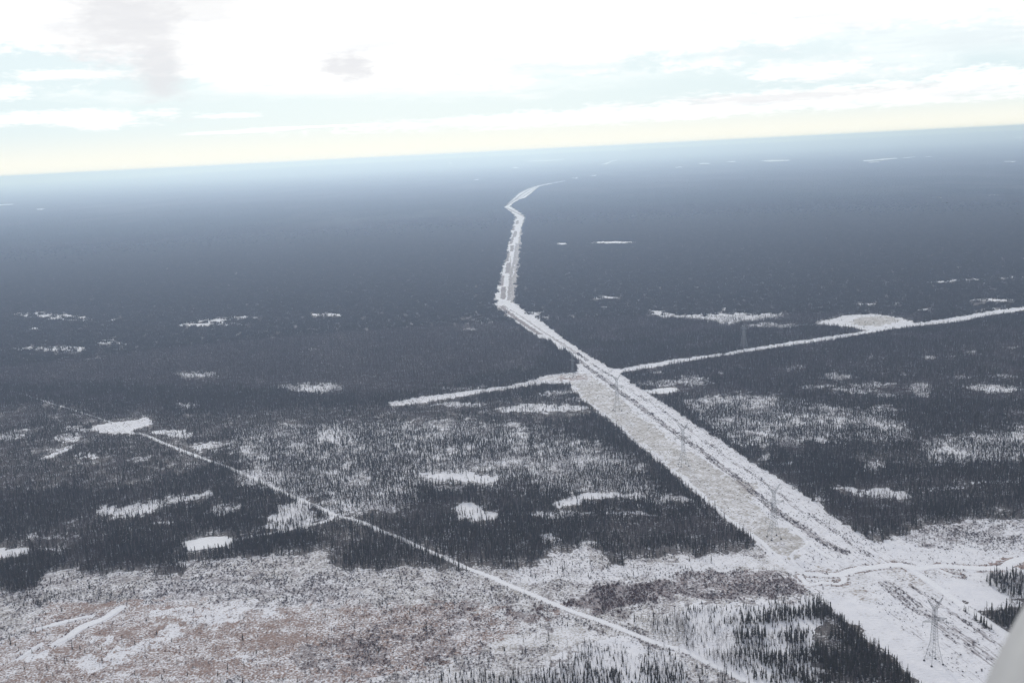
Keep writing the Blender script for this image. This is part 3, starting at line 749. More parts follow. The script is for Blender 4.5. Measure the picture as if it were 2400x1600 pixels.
RL = ['straight snow covered trail cut through the bog and spruce', 'faint snowy trail running on beyond the small clearing', 'narrow side trail leaving the snow covered trail', 'frozen creek winding across the corridor',
      'frozen oxbow beside the creek', 'snow lane along the corridor\'s far side', 'small frozen side channel of the creek', 'vehicle track along the near edge of the corridor', 'vehicle track leading to the creek crossing',
      'curving vehicle track in the corridor', 'snow lane in the corridor above the creek', 'frozen stream in the brown bog', 'thin frozen branch of the stream', 'frozen puddle line below the stream']
for i, ((t, line, w), lab) in enumerate(zip(LINES, RL)): ribbon(t, line, w, .03 + .012 * i, lab)


def sheet(name, poly, z, label, rough=2.0):
    g = ground(*np.array(poly).T)
    ctr = g.mean(0)
    L = smooth_line(np.vstack([g, g[:1]]), max(2, np.linalg.norm(g - ctr, axis=1).mean() / 12))[:-1]
    L = L + rough * (np.stack([fbm(L[:, 0], L[:, 1], 9, 1), fbm(L[:, 0], L[:, 1], 9, 2)], 1) - .5)
    bm = bmesh.new()
    vs = [bm.verts.new((p[0], p[1], z)) for p in L]
    fc = bm.faces.new(vs); fc.normal_update()
    if fc.normal.z < 0: fc.normal_flip()
    bmesh.ops.triangulate(bm, faces=bm.faces[:])
    me = bpy.data.meshes.new(name); bm.to_mesh(me); bm.free(); me.materials.append(M_SNOW)
    link(name, me, kind='structure', label=label)


sheet('pond', Z('C', (1105, 712), (1170, 697), (1300, 674), (1400, 680), (1445, 690), (1400, 728), (1300, 745), (1160, 760)), .6, 'small frozen pond ringed by dark spruce')
sheet('frozen_lake', Z('E', (1590, 1145), (1800, 1125), (1860, 1150), (1690, 1172)), .62, 'bright snow clearing just right of the corridor')

# lakes far out in the forest
LAKES = [Z('M', (1090, 243), (1250, 234), (1450, 232), (1580, 224), (1590, 232), (1450, 244), (1280, 252), (1150, 250)), Z('M', (985, 313), (1020, 304), (1060, 312), (1040, 320), (1000, 318)),
         Z('M', (225, 262), (240, 262), (302, 300), (290, 303)), Z('M', (2000, 276), (2050, 262), (2110, 236), (2190, 222), (2185, 228), (2120, 246), (2060, 276)), Z('M', (2220, 158), (2330, 150), (2345, 156), (2240, 164)),
         Z('M', (1672, 428), (1700, 434), (1732, 424), (1728, 436), (1700, 444), (1680, 438)), Z('M', (1880, 405), (1945, 400), (1945, 409), (1900, 411)), Z('M', (555, 455), (600, 446), (600, 453), (560, 459)),
         Z('L', (1140, 742), (1190, 736), (1275, 736), (1275, 741), (1190, 745)), Z('L', (1610, 738), (1680, 734), (1700, 730), (1770, 727), (1770, 731), (1710, 738), (1620, 745)), Z('L', (1635, 746), (1685, 745), (1685, 749), (1640, 750)),
         Z('L', (860, 751), (905, 750), (905, 755), (865, 756)), Z('L', (990, 745), (1025, 741), (1025, 746), (995, 749)), Z('L', (2260, 744), (2315, 742), (2315, 747), (2270, 748)), Z('L', (2300, 638), (2360, 634), (2360, 639), (2310, 642)),
         Z('L', (1895, 722), (1925, 720), (1925, 724), (1900, 725)), Z('L', (1795, 727), (1850, 722), (1850, 726), (1800, 730)), Z('L', (500, 710), (540, 707), (540, 711), (505, 713)), Z('L', (2180, 899), (2250, 897), (2250, 902), (2190, 903)),
         Z('L', (1930, 911), (1975, 909), (1975, 914), (1940, 914)), Z('K', (-10, 942), (55, 938), (60, 943), (-10, 947)), Z('K', (170, 962), (205, 960), (205, 965), (175, 966)), Z('K', (2180, 827), (2200, 825), (2200, 829), (2182, 830)), Z('L', (750, 770), (780, 767), (780, 771), (755, 773))]

# ------------------------------------------------------------------ far forest: the closed canopy
az2 = np.arange(-.62, .62, .0008)
dp2 = np.concatenate([np.arange(.092, .066, -.0004), np.arange(.066, .030, -.00025), np.arange(.030, .0066, -.00016)])
X2, Y2 = polar(az2, dp2)
nr2, na2 = X2.shape
x2 = X2.ravel(); y2 = Y2.ravel()
f2 = fields(x2, y2)
px2, py2 = project(x2 + 60 * (vn(x2, y2, 90, 4) - .5), y2)
lake = np.zeros(len(x2), bool)
for L in LAKES: lake |= inside(px2, py2, L)
open2 = (rng.random(len(x2)) > sstep(np.hypot(x2, y2), 3800, 5600)) | (f2['tree'] < .3) | (f2['far'] > .9) | lake
lakes_g = inside
z2 = 1.5 + 2.5 * sstep(np.hypot(x2, y2), 4500, 7000) + 6.0 * rng.random(len(x2)) + 3 * fbm(x2, y2, 300, 8) + hill(x2, y2)
i0 = (np.arange(nr2 - 1)[:, None] * na2 + np.arange(na2 - 1)[None]).ravel()
q2 = np.stack([i0, i0 + 1, i0 + na2 + 1, i0 + na2], 1)
q2 = q2[~open2[q2].any(1)]
M_CAN, n, b = material('far_canopy')
b.inputs['Specular IOR Level'].default_value = 0; b.inputs['Roughness'].default_value = 1
pos = n.new('ShaderNodeNewGeometry').outputs['Position']
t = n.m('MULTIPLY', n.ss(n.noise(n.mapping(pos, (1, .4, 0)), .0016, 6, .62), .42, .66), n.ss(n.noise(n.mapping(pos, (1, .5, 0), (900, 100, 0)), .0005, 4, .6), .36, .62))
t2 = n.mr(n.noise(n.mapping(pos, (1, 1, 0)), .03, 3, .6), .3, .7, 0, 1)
c = n.mix(n.m('MULTIPLY', t, .8), (.003, .004, .004, 1), (.085, .078, .076, 1))  # near-black base: the trees' shading of each other is put into the sheet's colour
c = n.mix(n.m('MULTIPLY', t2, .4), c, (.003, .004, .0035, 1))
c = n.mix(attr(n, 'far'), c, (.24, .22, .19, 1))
n.l.new(c, b.inputs['Base Color'])
used = np.unique(q2); remap = np.full(len(x2), -1, np.int64); remap[used] = np.arange(len(used))
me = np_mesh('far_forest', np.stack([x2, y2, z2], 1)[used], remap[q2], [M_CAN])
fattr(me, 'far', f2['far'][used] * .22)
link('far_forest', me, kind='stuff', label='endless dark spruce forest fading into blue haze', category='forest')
for i, L in enumerate(LAKES):
    g = ground(*np.array(L).T)
    me = bpy.data.meshes.new('lake'); bm = bmesh.new()
    hz = float(hill(*g.mean(0)[:, None])[0])
    fc = bm.faces.new([bm.verts.new((p[0] * 1.0, p[1] * 1.0, 3.0 + hz)) for p in g]); fc.normal_update()
    if fc.normal.z < 0: fc.normal_flip()
    bm.to_mesh(me); bm.free(); me.materials.append(M_SNOW)
    link('lake', me, kind='structure', label='snow covered lake far out in the forest')


# ------------------------------------------------------------------ trees
def spruce(seed, h=6.0, tiers=8, n=7):
    """crown of drooping ragged whorls round a leader, and a tapering trunk"""
    r = random.Random(seed)
    cr = MB()
    wide = r.uniform(.62, .85); club = r.random() < .4
    lean = Vector((r.uniform(-.02, .02), r.uniform(-.02, .02), 0))
    prev = None
    rings = []
    for i in range(tiers + 1):
        t = i / tiers
        z = h * (.10 + .90 * t)
        w = wide * (1 - t) ** .75 * r.uniform(.8, 1.2)
        if club and .68 < t < .92: w = max(w, wide * .42)
        if i == tiers: w = .03
        for part in (0, 1):                        # outer drooping tips, then the waist above them
            if part == 1 and i == tiers: break
            ring = []
            a0 = r.random() * 6.28
            for k in range(n):
                a = a0 + 6.283 * k / n + r.uniform(-.25, .25)
                q = w * (r.uniform(.65, 1.3) if part == 0 else r.uniform(.34, .55))
                zz_ = z + (-r.uniform(.0, .34) * w if part == 0 else .32 * h / tiers)
                ring.append(len(cr.v)); cr.v.append(Vector((q * math.cos(a), q * math.sin(a), zz_)) + lean * zz_)
            rings.append(ring)
    for a, b in zip(rings[:-1], rings[1:]):
        for k in range(n): cr.f.append((a[k], a[(k + 1) % n], b[(k + 1) % n], b[k]))
    cr.f.append(tuple(rings[-1])); cr.f.append(tuple(rings[0][::-1]))
    tk = MB()
    tk.tube([(0, 0, -.3), lean * h * .4 + Vector((0, 0, h * .4)), lean * h * .9 + Vector((0, 0, h * .92))], [.11, .075, .02], 5)
    return cr, tk


def larch(seed, h=6.5, limbs=34):
    """bare tree: trunk with thin bare limbs, each a three-sided tapering twig with two side twigs"""
    r = random.Random(seed)
    tk = MB(); tk.tube([(0, 0, -.3), (r.uniform(-.1, .1), r.uniform(-.1, .1), h * .5), (r.uniform(-.15, .15), r.uniform(-.15, .15), h)], [.10, .06, .015], 5)
    cr = MB()
    for i in range(limbs):
        t = .18 + .8 * i / limbs
        L = (1.25 * (1 - t) + .25) * r.uniform(.6, 1.2); a = r.random() * 6.28; e = r.uniform(.1, .8)
        p = Vector((0, 0, h * t)); q = p + Vector((math.cos(a) * L, math.sin(a) * L, L * e))
        cr.tube([p, q], [.035, .012], 3, False)
        for s in (-1, 1):
            m_ = p.lerp(q, r.uniform(.4, .7)); aa = a + s * r.uniform(.5, 1.0)
            cr.tube([m_, m_ + Vector((math.cos(aa), math.sin(aa), .8)) * L * .5], [.022, .008], 3, False)
    return cr, tk


def willow(seed, n=26):
    r = random.Random(seed); m = MB()
    for i in range(n):
        a = r.random() * 6.28; q = r.uniform(.05, .55); L = r.uniform(.7, 1.5); ln = r.uniform(.15, .9)
        p = Vector((q * math.cos(a), q * math.sin(a), -.05)); e = p + Vector((math.cos(a) * L * ln, math.sin(a) * L * ln, L))
        m.tube([p, e], [.05, .02], 3, False)
        for s in (0, 1):
            b = p.lerp(e, r.uniform(.4, .8)); aa = a + r.uniform(-1.2, 1.2)
            m.tube([b, b + Vector((math.cos(aa) * .3, math.sin(aa) * .3, .4))], [.035, .015], 3, False)
    return m


def joined(name, parts):
    """several MBs with a material each -> one mesh (not linked to the scene: source for the forest mass)"""
    v = []; fs = []; mi = []
    me = bpy.data.meshes.new(name)
    for k, (mb, mat) in enumerate(parts):
        b = len(v); v += [tuple(p) for p in mb.v]; fs += [tuple(b + i for i in fc) for fc in mb.f]; mi += [k] * len(mb.f)
        me.materials.append(mat)
    me.from_pydata(v, [], fs); me.polygons.foreach_set('material_index', mi); me.update()
    return me


KINDS = []                      # (crown mesh, trunk mesh, joined source)
for s in range(5):
    c_, t_ = spruce(100 + s, tiers=9 if s < 3 else 7)
    KINDS.append((c_.mesh('spruce_crown', M_SPRUCE), t_.mesh('spruce_trunk', M_TRUNK), joined('spruce', ((c_, M_SPRUCE), (t_, M_TRUNK)))))
for s in range(3):
    c_, t_ = larch(200 + s)
    KINDS.append((c_.mesh('larch_crown', M_BARE), t_.mesh('larch_trunk', M_BARE), joined('larch', ((c_, M_BARE), (t_, M_BARE)))))
NSP, NLA = 5, 3


def clump(seed, size, count, bare):
    r = random.Random(seed); sp = MB(); la = MB()
    for i in range(count):
        cx_, cy_ = r.uniform(-size / 2, size / 2), r.uniform(-size / 2, size / 2)
        h = 5.2 * r.uniform(.5, 1.5); w = .72 * r.uniform(.7, 1.2)
        if r.random() < bare:
            la.tube([(cx_, cy_, 0), (cx_, cy_, h)], [.12, .04], 3, False)
            for k in range(9):
                t = .2 + .75 * k / 9; a = r.random() * 6.28; L = 1.3 * (1 - t) + .3
                la.tube([(cx_, cy_, h * t), (cx_ + math.cos(a) * L, cy_ + math.sin(a) * L, h * t + L * .6)], [.07, .03], 3, False)
        else:
            b = len(sp.v); n = 5
            for (z, q) in ((.05, .5), (.10, 1), (.42, .45), (.47, .78), (.8, .22), (.84, .36)):
                for k in range(n):
                    a = 6.283 * k / n + r.uniform(-.3, .3); qq = q * w * r.uniform(.7, 1.25)
                    sp.v.append(Vector((cx_ + qq * math.cos(a), cy_ + qq * math.sin(a), h * z)))
            sp.v.append(Vector((cx_, cy_, h)))
            for i2 in range(5):
                for k in range(n): sp.f.append((b + i2 * n + k, b + i2 * n + (k + 1) % n, b + (i2 + 1) * n + (k + 1) % n, b + (i2 + 1) * n + k))
            for k in range(n): sp.f.append((b + 5 * n + k, b + 5 * n + (k + 1) % n, b + 6 * n))
    return joined('clump', [p for p in ((sp, M_SPRUCE), (la, M_BARE)) if p[0].v])


def source(me):
    return bpy.data.objects.new(me.name, me)


def scatter_nodes(name, sources):
    ng = bpy.data.node_groups.new(name, 'GeometryNodeTree')
    ng.interface.new_socket('Geometry', in_out='INPUT', socket_type='NodeSocketGeometry')
    ng.interface.new_socket('Geometry', in_out='OUTPUT', socket_type='NodeSocketGeometry')
    n = ng.nodes; l = ng.links
    gi = n.new('NodeGroupInput'); go = n.new('NodeGroupOutput'); join = n.new('GeometryNodeJoinGeometry')

    def named(nm, typ):
        a = n.new('GeometryNodeInputNamedAttribute'); a.data_type = typ; a.inputs['Name'].default_value = nm
        return a.outputs[0]
    sc = named('size', 'FLOAT_VECTOR'); rot = named('turn', 'FLOAT_VECTOR'); kind = named('variety', 'INT')
    for i, so in enumerate(sources):
        oi = n.new('GeometryNodeObjectInfo'); oi.inputs['Object'].default_value = so; oi.inputs['As Instance'].default_value = True
        cmp = n.new('FunctionNodeCompare'); cmp.data_type = 'INT'; cmp.operation = 'EQUAL'
        l.new(kind, cmp.inputs[2]); cmp.inputs[3].default_value = i
        ip = n.new('GeometryNodeInstanceOnPoints')
        l.new(gi.outputs[0], ip.inputs['Points']); l.new(cmp.outputs[0], ip.inputs['Selection']); l.new(oi.outputs['Geometry'], ip.inputs['Instance'])
        l.new(rot, ip.inputs['Rotation']); l.new(sc, ip.inputs['Scale'])
        l.new(ip.outputs[0], join.inputs[0])
    l.new(join.outputs[0], go.inputs[0])
    return ng


def scatter(name, xy, size, variety, sources, z=0.0, **props):
    me = bpy.data.meshes.new(name)
    n = len(xy)
    me.vertices.add(n)
    me.vertices.foreach_set('co', np.c_[xy, np.full(n, z)].astype(np.float32).ravel())
    a = me.attributes.new('size', 'FLOAT_VECTOR', 'POINT'); a.data.foreach_set('vector', np.asarray(size, np.float32).ravel())
    a = me.attributes.new('turn', 'FLOAT_VECTOR', 'POINT')
    tr = np.zeros((n, 3), np.float32); tr[:, 2] = rng.random(n) * 6.283; tr[:, 0] = rng.normal(0, .03, n); tr[:, 1] = rng.normal(0, .03, n)
    a.data.foreach_set('vector', tr.ravel())
    a = me.attributes.new('variety', 'INT', 'POINT'); a.data.foreach_set('value', np.asarray(variety, np.int32))
    o = link(name, me, **props)
    md = o.modifiers.new('scatter', 'NODES'); md.node_group = scatter_nodes(name, sources)
    return o


def candidates(r0, r1, s, half=.56):
    """jittered grid of ground points between two distances inside the view's wedge"""
    xs = np.arange(-r1 * math.sin(half), r1 * math.sin(half), s); ys = np.arange(r0 * math.cos(half), r1, s)
    gx, gy = np.meshgrid(xs, ys); gx = gx.ravel(); gy = gy.ravel()
    r = np.hypot(gx, gy); k = (r > r0) & (r < r1) & (np.abs(np.arctan2(gx, gy)) < half)
    gx = gx[k] + (rng.random(k.sum()) - .5) * s * 1.5; gy = gy[k] + (rng.random(k.sum()) - .5) * s * 1.5
    return gx, gy


NEAR = 2100
tx, ty = candidates(560, NEAR, 1.9)
ft = fields(tx, ty)
D = np.minimum(ft['tree'], fields(tx, ty, 3.2)['tree'])
patch = fbm(tx, ty, 34, 41)
D0 = D
front = fields(tx, ty - 20)
D = np.where((D > .6) & (front['tree'] < .1) & (front['corridor'] < .5), D * .4, D)
front = fields(tx, ty - 9)
D = np.where((D > .3) & (front['tree'] < .1) & (front['corridor'] < .5), D * .55, D)
small = vn(tx, ty, 8, 43)
D = np.where(D < .9, 1.25 * D * np.clip(.1 + 1.1 * sstep(patch, .3, .65) + .9 * sstep(small, .2, .8), 0, 2), D * (.85 + .3 * sstep(patch, .22, .5)))
keep = rng.random(len(tx)) < np.clip(D, 0, 1) * .88
tx, ty = tx[keep], ty[keep]; tb = np.clip(ft['bare'][keep] + .08 + .5 * sstep(vn(tx, ty, 45, 44), .62, .9), 0, .9); tD = D0[keep]
isb = rng.random(len(tx)) < tb
hgt = np.exp(rng.normal(-.20, .34, len(tx))) * np.where(tD > 1.0, 1.22, np.where(tD > .8, 1.05, .76)) * (.8 + .4 * fbm(tx, ty, 80, 51))
hgt = np.clip(hgt, .4, 1.7)
wid = hgt ** .6 * rng.uniform(.68, 1.1, len(tx))
tk = np.where(isb, NSP + rng.integers(0, NLA, len(tx)), rng.integers(0, NSP, len(tx)))
sz = np.stack([wid, wid, hgt], 1)

# the 300 trees that show largest stand as objects of their own
px, py = project(tx, ty)
dist = np.sqrt(tx ** 2 + ty ** 2 + CAMZ ** 2)
show = hgt * 6 / dist
show[(px < 4) | (px > 2385) | (py > 1600) | ((px > 2300) & (py > 1440 + (2400 - px) * 1.6))] = 0
lone = (ft['tree'][keep] < .06) & (dist < 1250)
show[lone & (show > 0)] += .004
top_i = np.argsort(-show)[:300]
mask = np.ones(len(tx), bool); mask[top_i] = False
scatter('spruce_forest', np.c_[tx, ty][mask], sz[mask], tk[mask], [source(k[2]) for k in KINDS], kind='stuff', category='forest', label='dark spruce and bare larch forest standing in snow')
print('trees', len(tx), 'stuff', mask.sum())

# middle distance: clumps of trees
def clump_field(name, r0, r1, s, count, thin, bare_k, label):
    cx_, cy_ = candidates(r0, r1, s, .6)
    fc = fields(cx_, cy_)
    d = np.clip(np.minimum(fc['tree'], fields(cx_, cy_, 4.5)['tree']), 0, 1.1)
    k = rng.random(len(cx_)) < np.where(d > .8, .97, d * thin)
    k &= rng.random(len(cx_)) > sstep(np.hypot(cx_, cy_), 5600, 8300)
    cx_, cy_ = cx_[k], cy_[k]; bare = fc['bare'][k] * bare_k > rng.random(k.sum())
    srcs = [source(clump(300 + i, s * 1.25, count, .12)) for i in range(4)] + [source(clump(400 + i, s * 1.25, count, .5)) for i in range(3)]
    kd = np.where(bare, 4 + rng.integers(0, 3, len(cx_)), rng.integers(0, 4, len(cx_)))
    q = rng.uniform(.85, 1.15, len(cx_)); hz = rng.uniform(.75, 1.2, len(cx_))
    scatter(name, np.c_[cx_, cy_], np.stack([q, q, hz], 1), kd, srcs, kind='stuff', category='forest', label=label)
    print(name, len(cx_))


clump_field('spruce_forest_middle', NEAR, 5000, 11.0, 26, 1.0, .8, 'closed dark forest on both sides of the distant corridor')
clump_field('spruce_forest_beyond', 5000, 8300, 16.0, 44, .8, .0, 'blue grey forest beyond the bend of the corridor')

# brush
bx, by = candidates(560, 1750, 1.8)
fs_ = fields(bx, by)
sv = fs_['shrub'] * (.5 + 1.0 * sstep(fbm(bx, by, 16, 61), .3, .7))
k = rng.random(len(bx)) < np.clip(sv ** 1.5 * .8, 0, 1)
bx, by = bx[k], by[k]
q = rng.uniform(.35, .85, len(bx)) * (.5 + 1.0 * np.clip(fs_['shrub'][k], 0, 1))
kd = np.where(rng.random(len(bx)) < np.clip(fs_['brown'][k] * 1.4 + .05, 0, 1), 2 + rng.integers(0, 2, len(bx)), rng.integers(0, 2, len(bx)))
ws = []
for i in range(4): ws.append(source(joined('brush', ((willow(500 + i), M_SHRUB if i < 2 else M_SHRUB2),))))
scatter('willow_brush', np.c_[bx, by], np.stack([q, q, q * rng.uniform(.8, 1.3, len(bx))], 1), kd, ws, kind='stuff', category='brush', label='low bare willow and birch brush over the snow')
print('brush', len(bx))

# ------------------------------------------------------------------ single trees
def tree_thing(i, label, group):
    k = int(tk[i]); cm, tm, _ = KINDS[k]
    nm = 'spruce_tree' if k < NSP else 'larch_tree'
    e = bpy.data.objects.new(nm, None); COL.objects.link(e)
    e.location = (tx[i], ty[i], 0); e.rotation_euler = (0, 0, random.random() * 6.28); e.scale = (sz[i][0], sz[i][1], sz[i][2])
    e['category'] = 'tree'; e['label'] = label
    if group: e['group'] = group
    link('crown', cm, e); link('trunk', tm, e)


def which_stand(i):
    a, b = px[i], py[i]
    kind = 'dark spruce' if tk[i] < NSP else 'bare larch'
    ends = {'dark spruce': 'spruces', 'bare larch': 'larches'}[kind]
    if a > 2230: s = 'in the far-right stand past the snow strip' if b < 1403 else 'in the small stand nearest the pale aircraft window edge'
    elif lone[i]: s = 'standing alone on the open snowy bog'
    else:
        P_ = np.array(RT); xe = np.interp(b, P_[:, 1], P_[:, 0])
        tr = np.array(project(*LINES[0][1].T)).T; xt = np.interp(b, tr[:, 1], tr[:, 0])
        size = 'tall' if hgt[i] > 1.1 else 'short'
        if a < xt: s = 'among sparse brush on the near-left side of the trail'
        elif xe - a < 70: s = 'along the stand\'s straight edge beside the corridor'
        elif b > 1520: s = 'deep in the dense stand between trail and corridor, lower end'
        else: s = 'in the patchy stand between trail and corridor, upper end'
        kind = size + ' ' + kind; ends = size + ' ' + ends
    return f'{kind} {s}', f'{ends} {s}'


for i in top_i: tree_thing(i, *which_stand(i))

# ------------------------------------------------------------------ transmission towers
TOWER = None


def tower_meshes():
    """lattice tower 50 m tall: splayed legs, slim body, one wide crossarm, V arms on top. +X is along the crossarm"""
    out = []
    prof = [(0, 4.6), (16.5, 1.95), (33, 1.25), (44, 1.0)]

    def hw(z):
        for (a, wa), (b_, wb) in zip(prof[:-1], prof[1:]):
            if z <= b_: return wa + (wb - wa) * (z - a) / (b_ - a)
        return prof[-1][1]
    cs = [(1, 1), (-1, 1), (-1, -1), (1, -1)]
    for sx, sy in cs:
        m = MB(); m.tube([(sx * hw(z), sy * hw(z), z) for z in (0.3, 16.5, 33, 44)], [.16, .13, .11, .09], 4)
        ft_ = MB(); c = Vector((sx * hw(0), sy * hw(0), 0)); ft_.tube([c + Vector((0, 0, -.5)), c + Vector((0, 0, .5)), c + Vector((0, 0, .9))], [.85, .8, .45], 10)
        out.append(('leg', m.mesh('tower_leg', M_STEEL), [('footing', ft_.mesh('tower_footing', M_CONC))]))
    m = MB()
    zs = [1.5, 6, 10, 13.5, 16.5, 19, 21.3, 23.5, 25.7, 27.8, 29.8, 31.5, 33, 35, 37, 39, 41, 42.6, 44]
    for a, b_ in zip(zs[:-1], zs[1:]):
        for i in range(4):
            (ax, ay), (bx_, by_) = cs[i], cs[(i + 1) % 4]
            p0 = (ax * hw(a), ay * hw(a), a); p1 = (bx_ * hw(a), by_ * hw(a), a); q0 = (ax * hw(b_), ay * hw(b_), b_); q1 = (bx_ * hw(b_), by_ * hw(b_), b_)
            m.tube([p0, q1], .05, 3, False); m.tube([p1, q0], .05, 3, False); m.tube([q0, q1], .045, 3, False)
    out.append(('lattice', m.mesh('tower_lattice', M_STEEL), []))

    def arm(tip, root_z0, root_z1, w0, w1, nb_):
        m = MB(); sx = 1 if tip[0] > 0 else -1
        T = Vector(tip)
        ends = []
        for sy in (-1, 1):
            lo = Vector((sx * w0, sy * w0, root_z0)); hi = Vector((sx * w1, sy * w1, root_z1))
            m.tube([lo, T + Vector((0, sy * .15, 0))], [.12, .09], 4); m.tube([hi, T + Vector((0, sy * .15, .12))], [.12, .09], 4)
            ends.append((lo, hi))
        for sy in (0, 1):
            lo, hi = ends[sy]; prev = lo
            for k in range(1, nb_ + 1):
                t = k / nb_ * .92
                q = (hi if k % 2 else lo).lerp(T, t); m.tube([prev, q], .06, 3, False); prev = q
        lo0, lo1 = ends[0][0], ends[1][0]
        for k in range(nb_):
            t = k / nb_; m.tube([lo0.lerp(T, t), lo1.lerp(T, t + .5 / nb_)], .055, 3, False)
        return m
    ins = MB()
    for s in (-1, 1):
        a = arm((s * 9.8, 0, 33.2), 32.2, 35.2, hw(32.2), hw(35.2), 7)
        i_ = MB(); z = 33.0
        pts = []; rad = []
        for k in range(16): pts += [(s * 9.6, 0, z - k * .27), (s * 9.6, 0, z - k * .27 - .13)]; rad += [.15, .05]
        i_.tube(pts, rad, 7)
        out.append(('crossarm', a.mesh('tower_crossarm', M_STEEL), [('insulator_string', i_.mesh('insulator_string', M_GLASS))]))
    for s in (-1, 1):
        a = arm((s * 6.2, 0, 50), 41.5, 44, hw(41.5), hw(44), 6)
        out.append(('peak_arm', a.mesh('tower_peak_arm', M_STEEL), []))
    return out


def tower_meshes_cap():
    """stouter tower of the crossing line: tapering straight body, low roof-shaped arm with drooping tips"""
    out = []
    cs = [(1, 1), (-1, 1), (-1, -1), (1, -1)]
    hw = lambda z: 4.6 + (1.5 - 4.6) * min(1, z / 31.0)
    for sx, sy in cs:
        m = MB(); m.tube([(sx * hw(z), sy * hw(z), z) for z in (0.3, 16, 31, 36)], [.2, .17, .15, .12], 4)
        ft_ = MB(); c = Vector((sx * hw(0), sy * hw(0), 0)); ft_.tube([c + Vector((0, 0, -.5)), c + Vector((0, 0, .5)), c + Vector((0, 0, .9))], [.85, .8, .45], 10)
        out.append(('leg', m.mesh('tower_leg', M_STEEL), [('footing', ft_.mesh('tower_footing', M_CONC))]))
    m = MB(); zs = [1.5, 6, 10.5, 14.5, 18, 21, 24, 26.5, 29, 31, 33.5, 36]
    for a, b_ in zip(zs[:-1], zs[1:]):
        for i in range(4):
            (ax, ay), (bx_, by_) = cs[i], cs[(i + 1) % 4]
            p0 = (ax * hw(a), ay * hw(a), a); p1 = (bx_ * hw(a), by_ * hw(a), a); q0 = (ax * hw(b_), ay * hw(b_), b_); q1 = (bx_ * hw(b_), by_ * hw(b_), b_)
            m.tube([p0, q1], .1, 3, False); m.tube([p1, q0], .1, 3, False); m.tube([q0, q1], .09, 3, False)
    out.append(('lattice', m.mesh('tower_lattice', M_STEEL), []))
    for s in (-1, 1):
        m = MB()
        for sy in (-1, 1):
            top_ = Vector((0, sy * .6, 40)); mid_ = Vector((s * 1.5, sy * 1.5, 36)); low = Vector((s * 1.5, sy * 1.5, 33.5)); tip = Vector((s * 8.6, sy * .15, 35.0))
            m.tube([top_, tip], [.14, .1], 4); m.tube([low, tip], [.14, .1], 4); m.tube([mid_, top_], .12, 4)
            prev = mid_
            for k in range(1, 8):
                t = k / 8; q = (top_ if k % 2 else low).lerp(tip, t); m.tube([prev, q], .07, 3, False); prev = q
        i_ = MB(); pts = []; rad = []
        for k in range(14): pts += [(s * 8.5, 0, 34.8 - k * .27), (s * 8.5, 0, 34.8 - k * .27 - .13)]; rad += [.15, .05]
        i_.tube(pts, rad, 7)
        out.append(('crossarm', m.mesh('tower_crossarm', M_STEEL), [('insulator_string', i_.mesh('insulator_string', M_GLASS))]))
    return out


TALL, CAP = tower_meshes(), tower_meshes_cap()


def tower(base_px, heading, label, kit, hs=1.0):
    g = ground(np.array([base_px[0]]), np.array([base_px[1]]))[0]
    e = bpy.data.objects.new('transmission_tower', None); COL.objects.link(e)
    e.location = (g[0], g[1], 0); e.rotation_euler = (0, 0, heading); e.scale = (hs, hs, hs)
    e['label'] = label; e['category'] = 'power pylon'; e['group'] = 'steel pylons along the cleared lines'
    for nm, me_, subs in kit:
        o = link(nm, me_, e)
        for sn, sm in subs: link(sn, sm, o)
    return g


T = [(2188, 1552), (1814, 1260), (1602, 1090), (1447, 962)]
G4 = ground(*np.array(T, float).T)
dv = G4[0] - G4[2]; hd = math.atan2(dv[1], dv[0]) + math.pi / 2
tower(T[0], hd, 'nearest steel lattice pylon, four dark footings on open snow by the pale window edge', TALL, .92)
tower(T[1], hd, 'steel lattice pylon with raised V arms above the creek crossing', TALL)
tower(T[2], hd, 'thin lattice pylon between brush row and tan strip, halfway up the corridor', TALL, .95)
tower(T[3], hd, 'faint lattice pylon on the tan strip just below the line crossing', TALL)
ga = ground(*np.array(Z('E', (600, 1110), (1030, 1030)), float).T); gb = ground(*np.array(Z('D', (0, 835), (1250, 645)), float).T)
h5 = math.atan2(ga[1][1] - ga[0][1], ga[1][0] - ga[0][0]) + math.pi / 2
tower((1343, 884), h5, 'lattice pylon on the brown patch where the cleared lines cross', TALL, .82)
h6 = math.atan2(gb[1][1] - gb[0][1], gb[1][0] - gb[0][0]) + math.pi / 2
tower((1743.5, 817), h6 , 'grey pylon with a roof-shaped arm beside the right hand cleared line', CAP, 1.0)
for t_, g_ in zip(T, G4): print('tower', t_, g_, 'd', np.hypot(*g_), 'top px', project(np.array([g_[0]]), np.array([g_[1]]), 50.0))

# ------------------------------------------------------------------ the aircraft's window frame edge close to the lens, shaped as a round bar
M_PAINT, n, b = material('aircraft_paint')
pos = n.new('ShaderNodeNewGeometry').outputs['Position']
n.l.new(n.mix(n.mr(n.noise(pos, 9, 3), .3, .7, 0, 1), (.50, .51, .52, 1), (.58, .58, .57, 1)), b.inputs['Base Color'])
b.inputs['Roughness'].default_value = .4; b.inputs['Coat Weight'].default_value = .3


def at_depth(px_, py_, d):
    return CAM + (fw * F + rt * (px_ - 1200) + up * (800 - py_)) / F * d


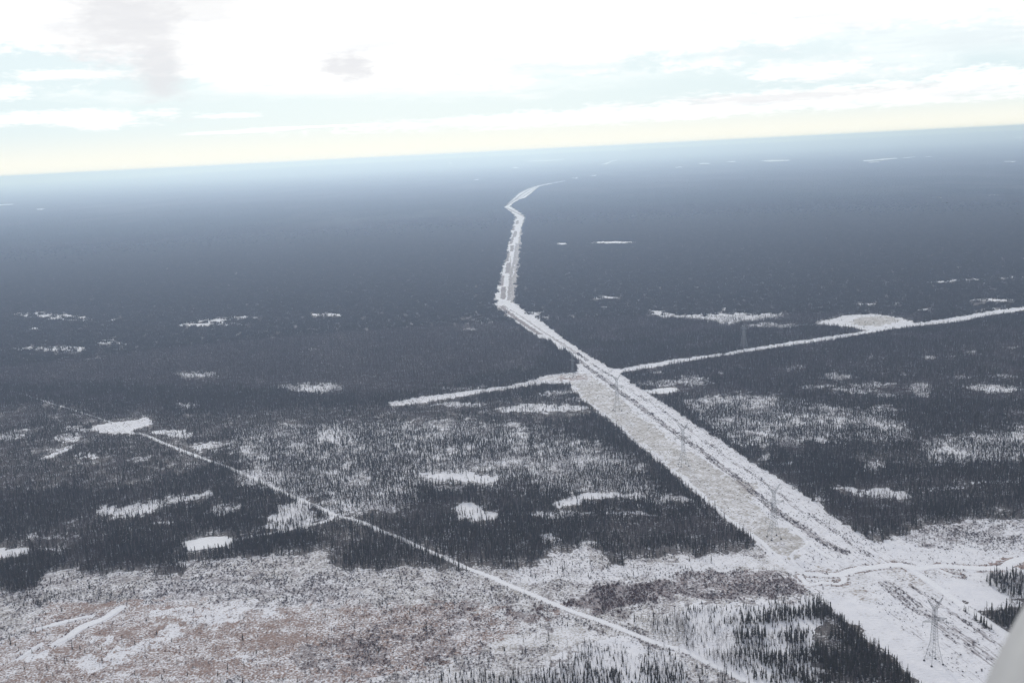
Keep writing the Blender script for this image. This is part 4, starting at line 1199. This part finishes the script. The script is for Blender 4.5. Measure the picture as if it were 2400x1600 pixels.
def window_bar(shift):
    A0 = at_depth(2391 + shift, 1993, .80); A1 = at_depth(2798 + shift, 1190, .80)
    ax = Vector(A1 - A0); Ls = ax.length; axn = ax.normalized(); sidev = Vector(rt); sidev = (sidev - axn * sidev.dot(axn)).normalized(); dep = axn.cross(sidev)
    m = MB(); R_ = 40; rings = []
    for t_ in np.linspace(-.4, 1.5, 40):
        q = .07 - .05 * (t_ - .45) ** 2
        ring = []
        for k in range(R_):
            a = 6.2832 * k / R_
            p = Vector(A0) + axn * (Ls * t_) + sidev * (q * math.cos(a)) + dep * (q * 1.25 * math.sin(a))
            ring.append(len(m.v)); m.v.append(p)
        rings.append(ring)
    for a_, b_ in zip(rings[:-1], rings[1:]):
        for k in range(R_): m.f.append((a_[k], a_[(k + 1) % R_], b_[(k + 1) % R_], b_[k]))
    m.f.append(tuple(rings[0][::-1])); m.f.append(tuple(rings[-1]))
    return m


shift = 0.0
for _ in range(6):                              # slide the bar sideways until its edge stands where the lens saw it
    m = window_bar(shift)
    q = np.array([tuple(p) for p in m.v])
    d_ = q - CAM; zc = d_ @ fw
    qx, qy = 1200 + F * (d_ @ rt) / zc, 800 - F * (d_ @ up) / zc
    k = np.abs(qy - 1520) < 40
    shift += 2345 - (qx[k] - (qy[k] - 1520) * -.507).min()
me = m.mesh('window_frame_edge', M_PAINT); me.shade_smooth()
link('window_frame_edge', me, label='pale out-of-focus window frame edge of the aircraft at the lower right corner', category='aircraft window frame')

# ------------------------------------------------------------------ the air
HAZE = 1.08e-4
bm = bmesh.new(); bmesh.ops.create_cube(bm, size=1.0)
for v_ in bm.verts: v_.co = Vector((v_.co.x * 120000, v_.co.y * 120000, -1.5 + (v_.co.z + .5) * 365))
me = bpy.data.meshes.new('haze'); bm.to_mesh(me); bm.free()
hm = bpy.data.materials.new('winter_haze'); hm.use_nodes = True
h = N(hm.node_tree); h.n.clear()
pv = h.new('ShaderNodeVolumePrincipled')
pv.inputs['Color'].default_value = (.56, .71, 1.0, 1); pv.inputs['Absorption Color'].default_value = (.36, .60, 1, 1); pv.inputs['Density'].default_value = HAZE; pv.inputs['Anisotropy'].default_value = .55
ho = h.new('ShaderNodeOutputMaterial'); h.l.new(pv.outputs[0], ho.inputs['Volume'])
me.materials.append(hm)
link('haze', me, kind='stuff', label='pale winter haze over the forest', category='haze')
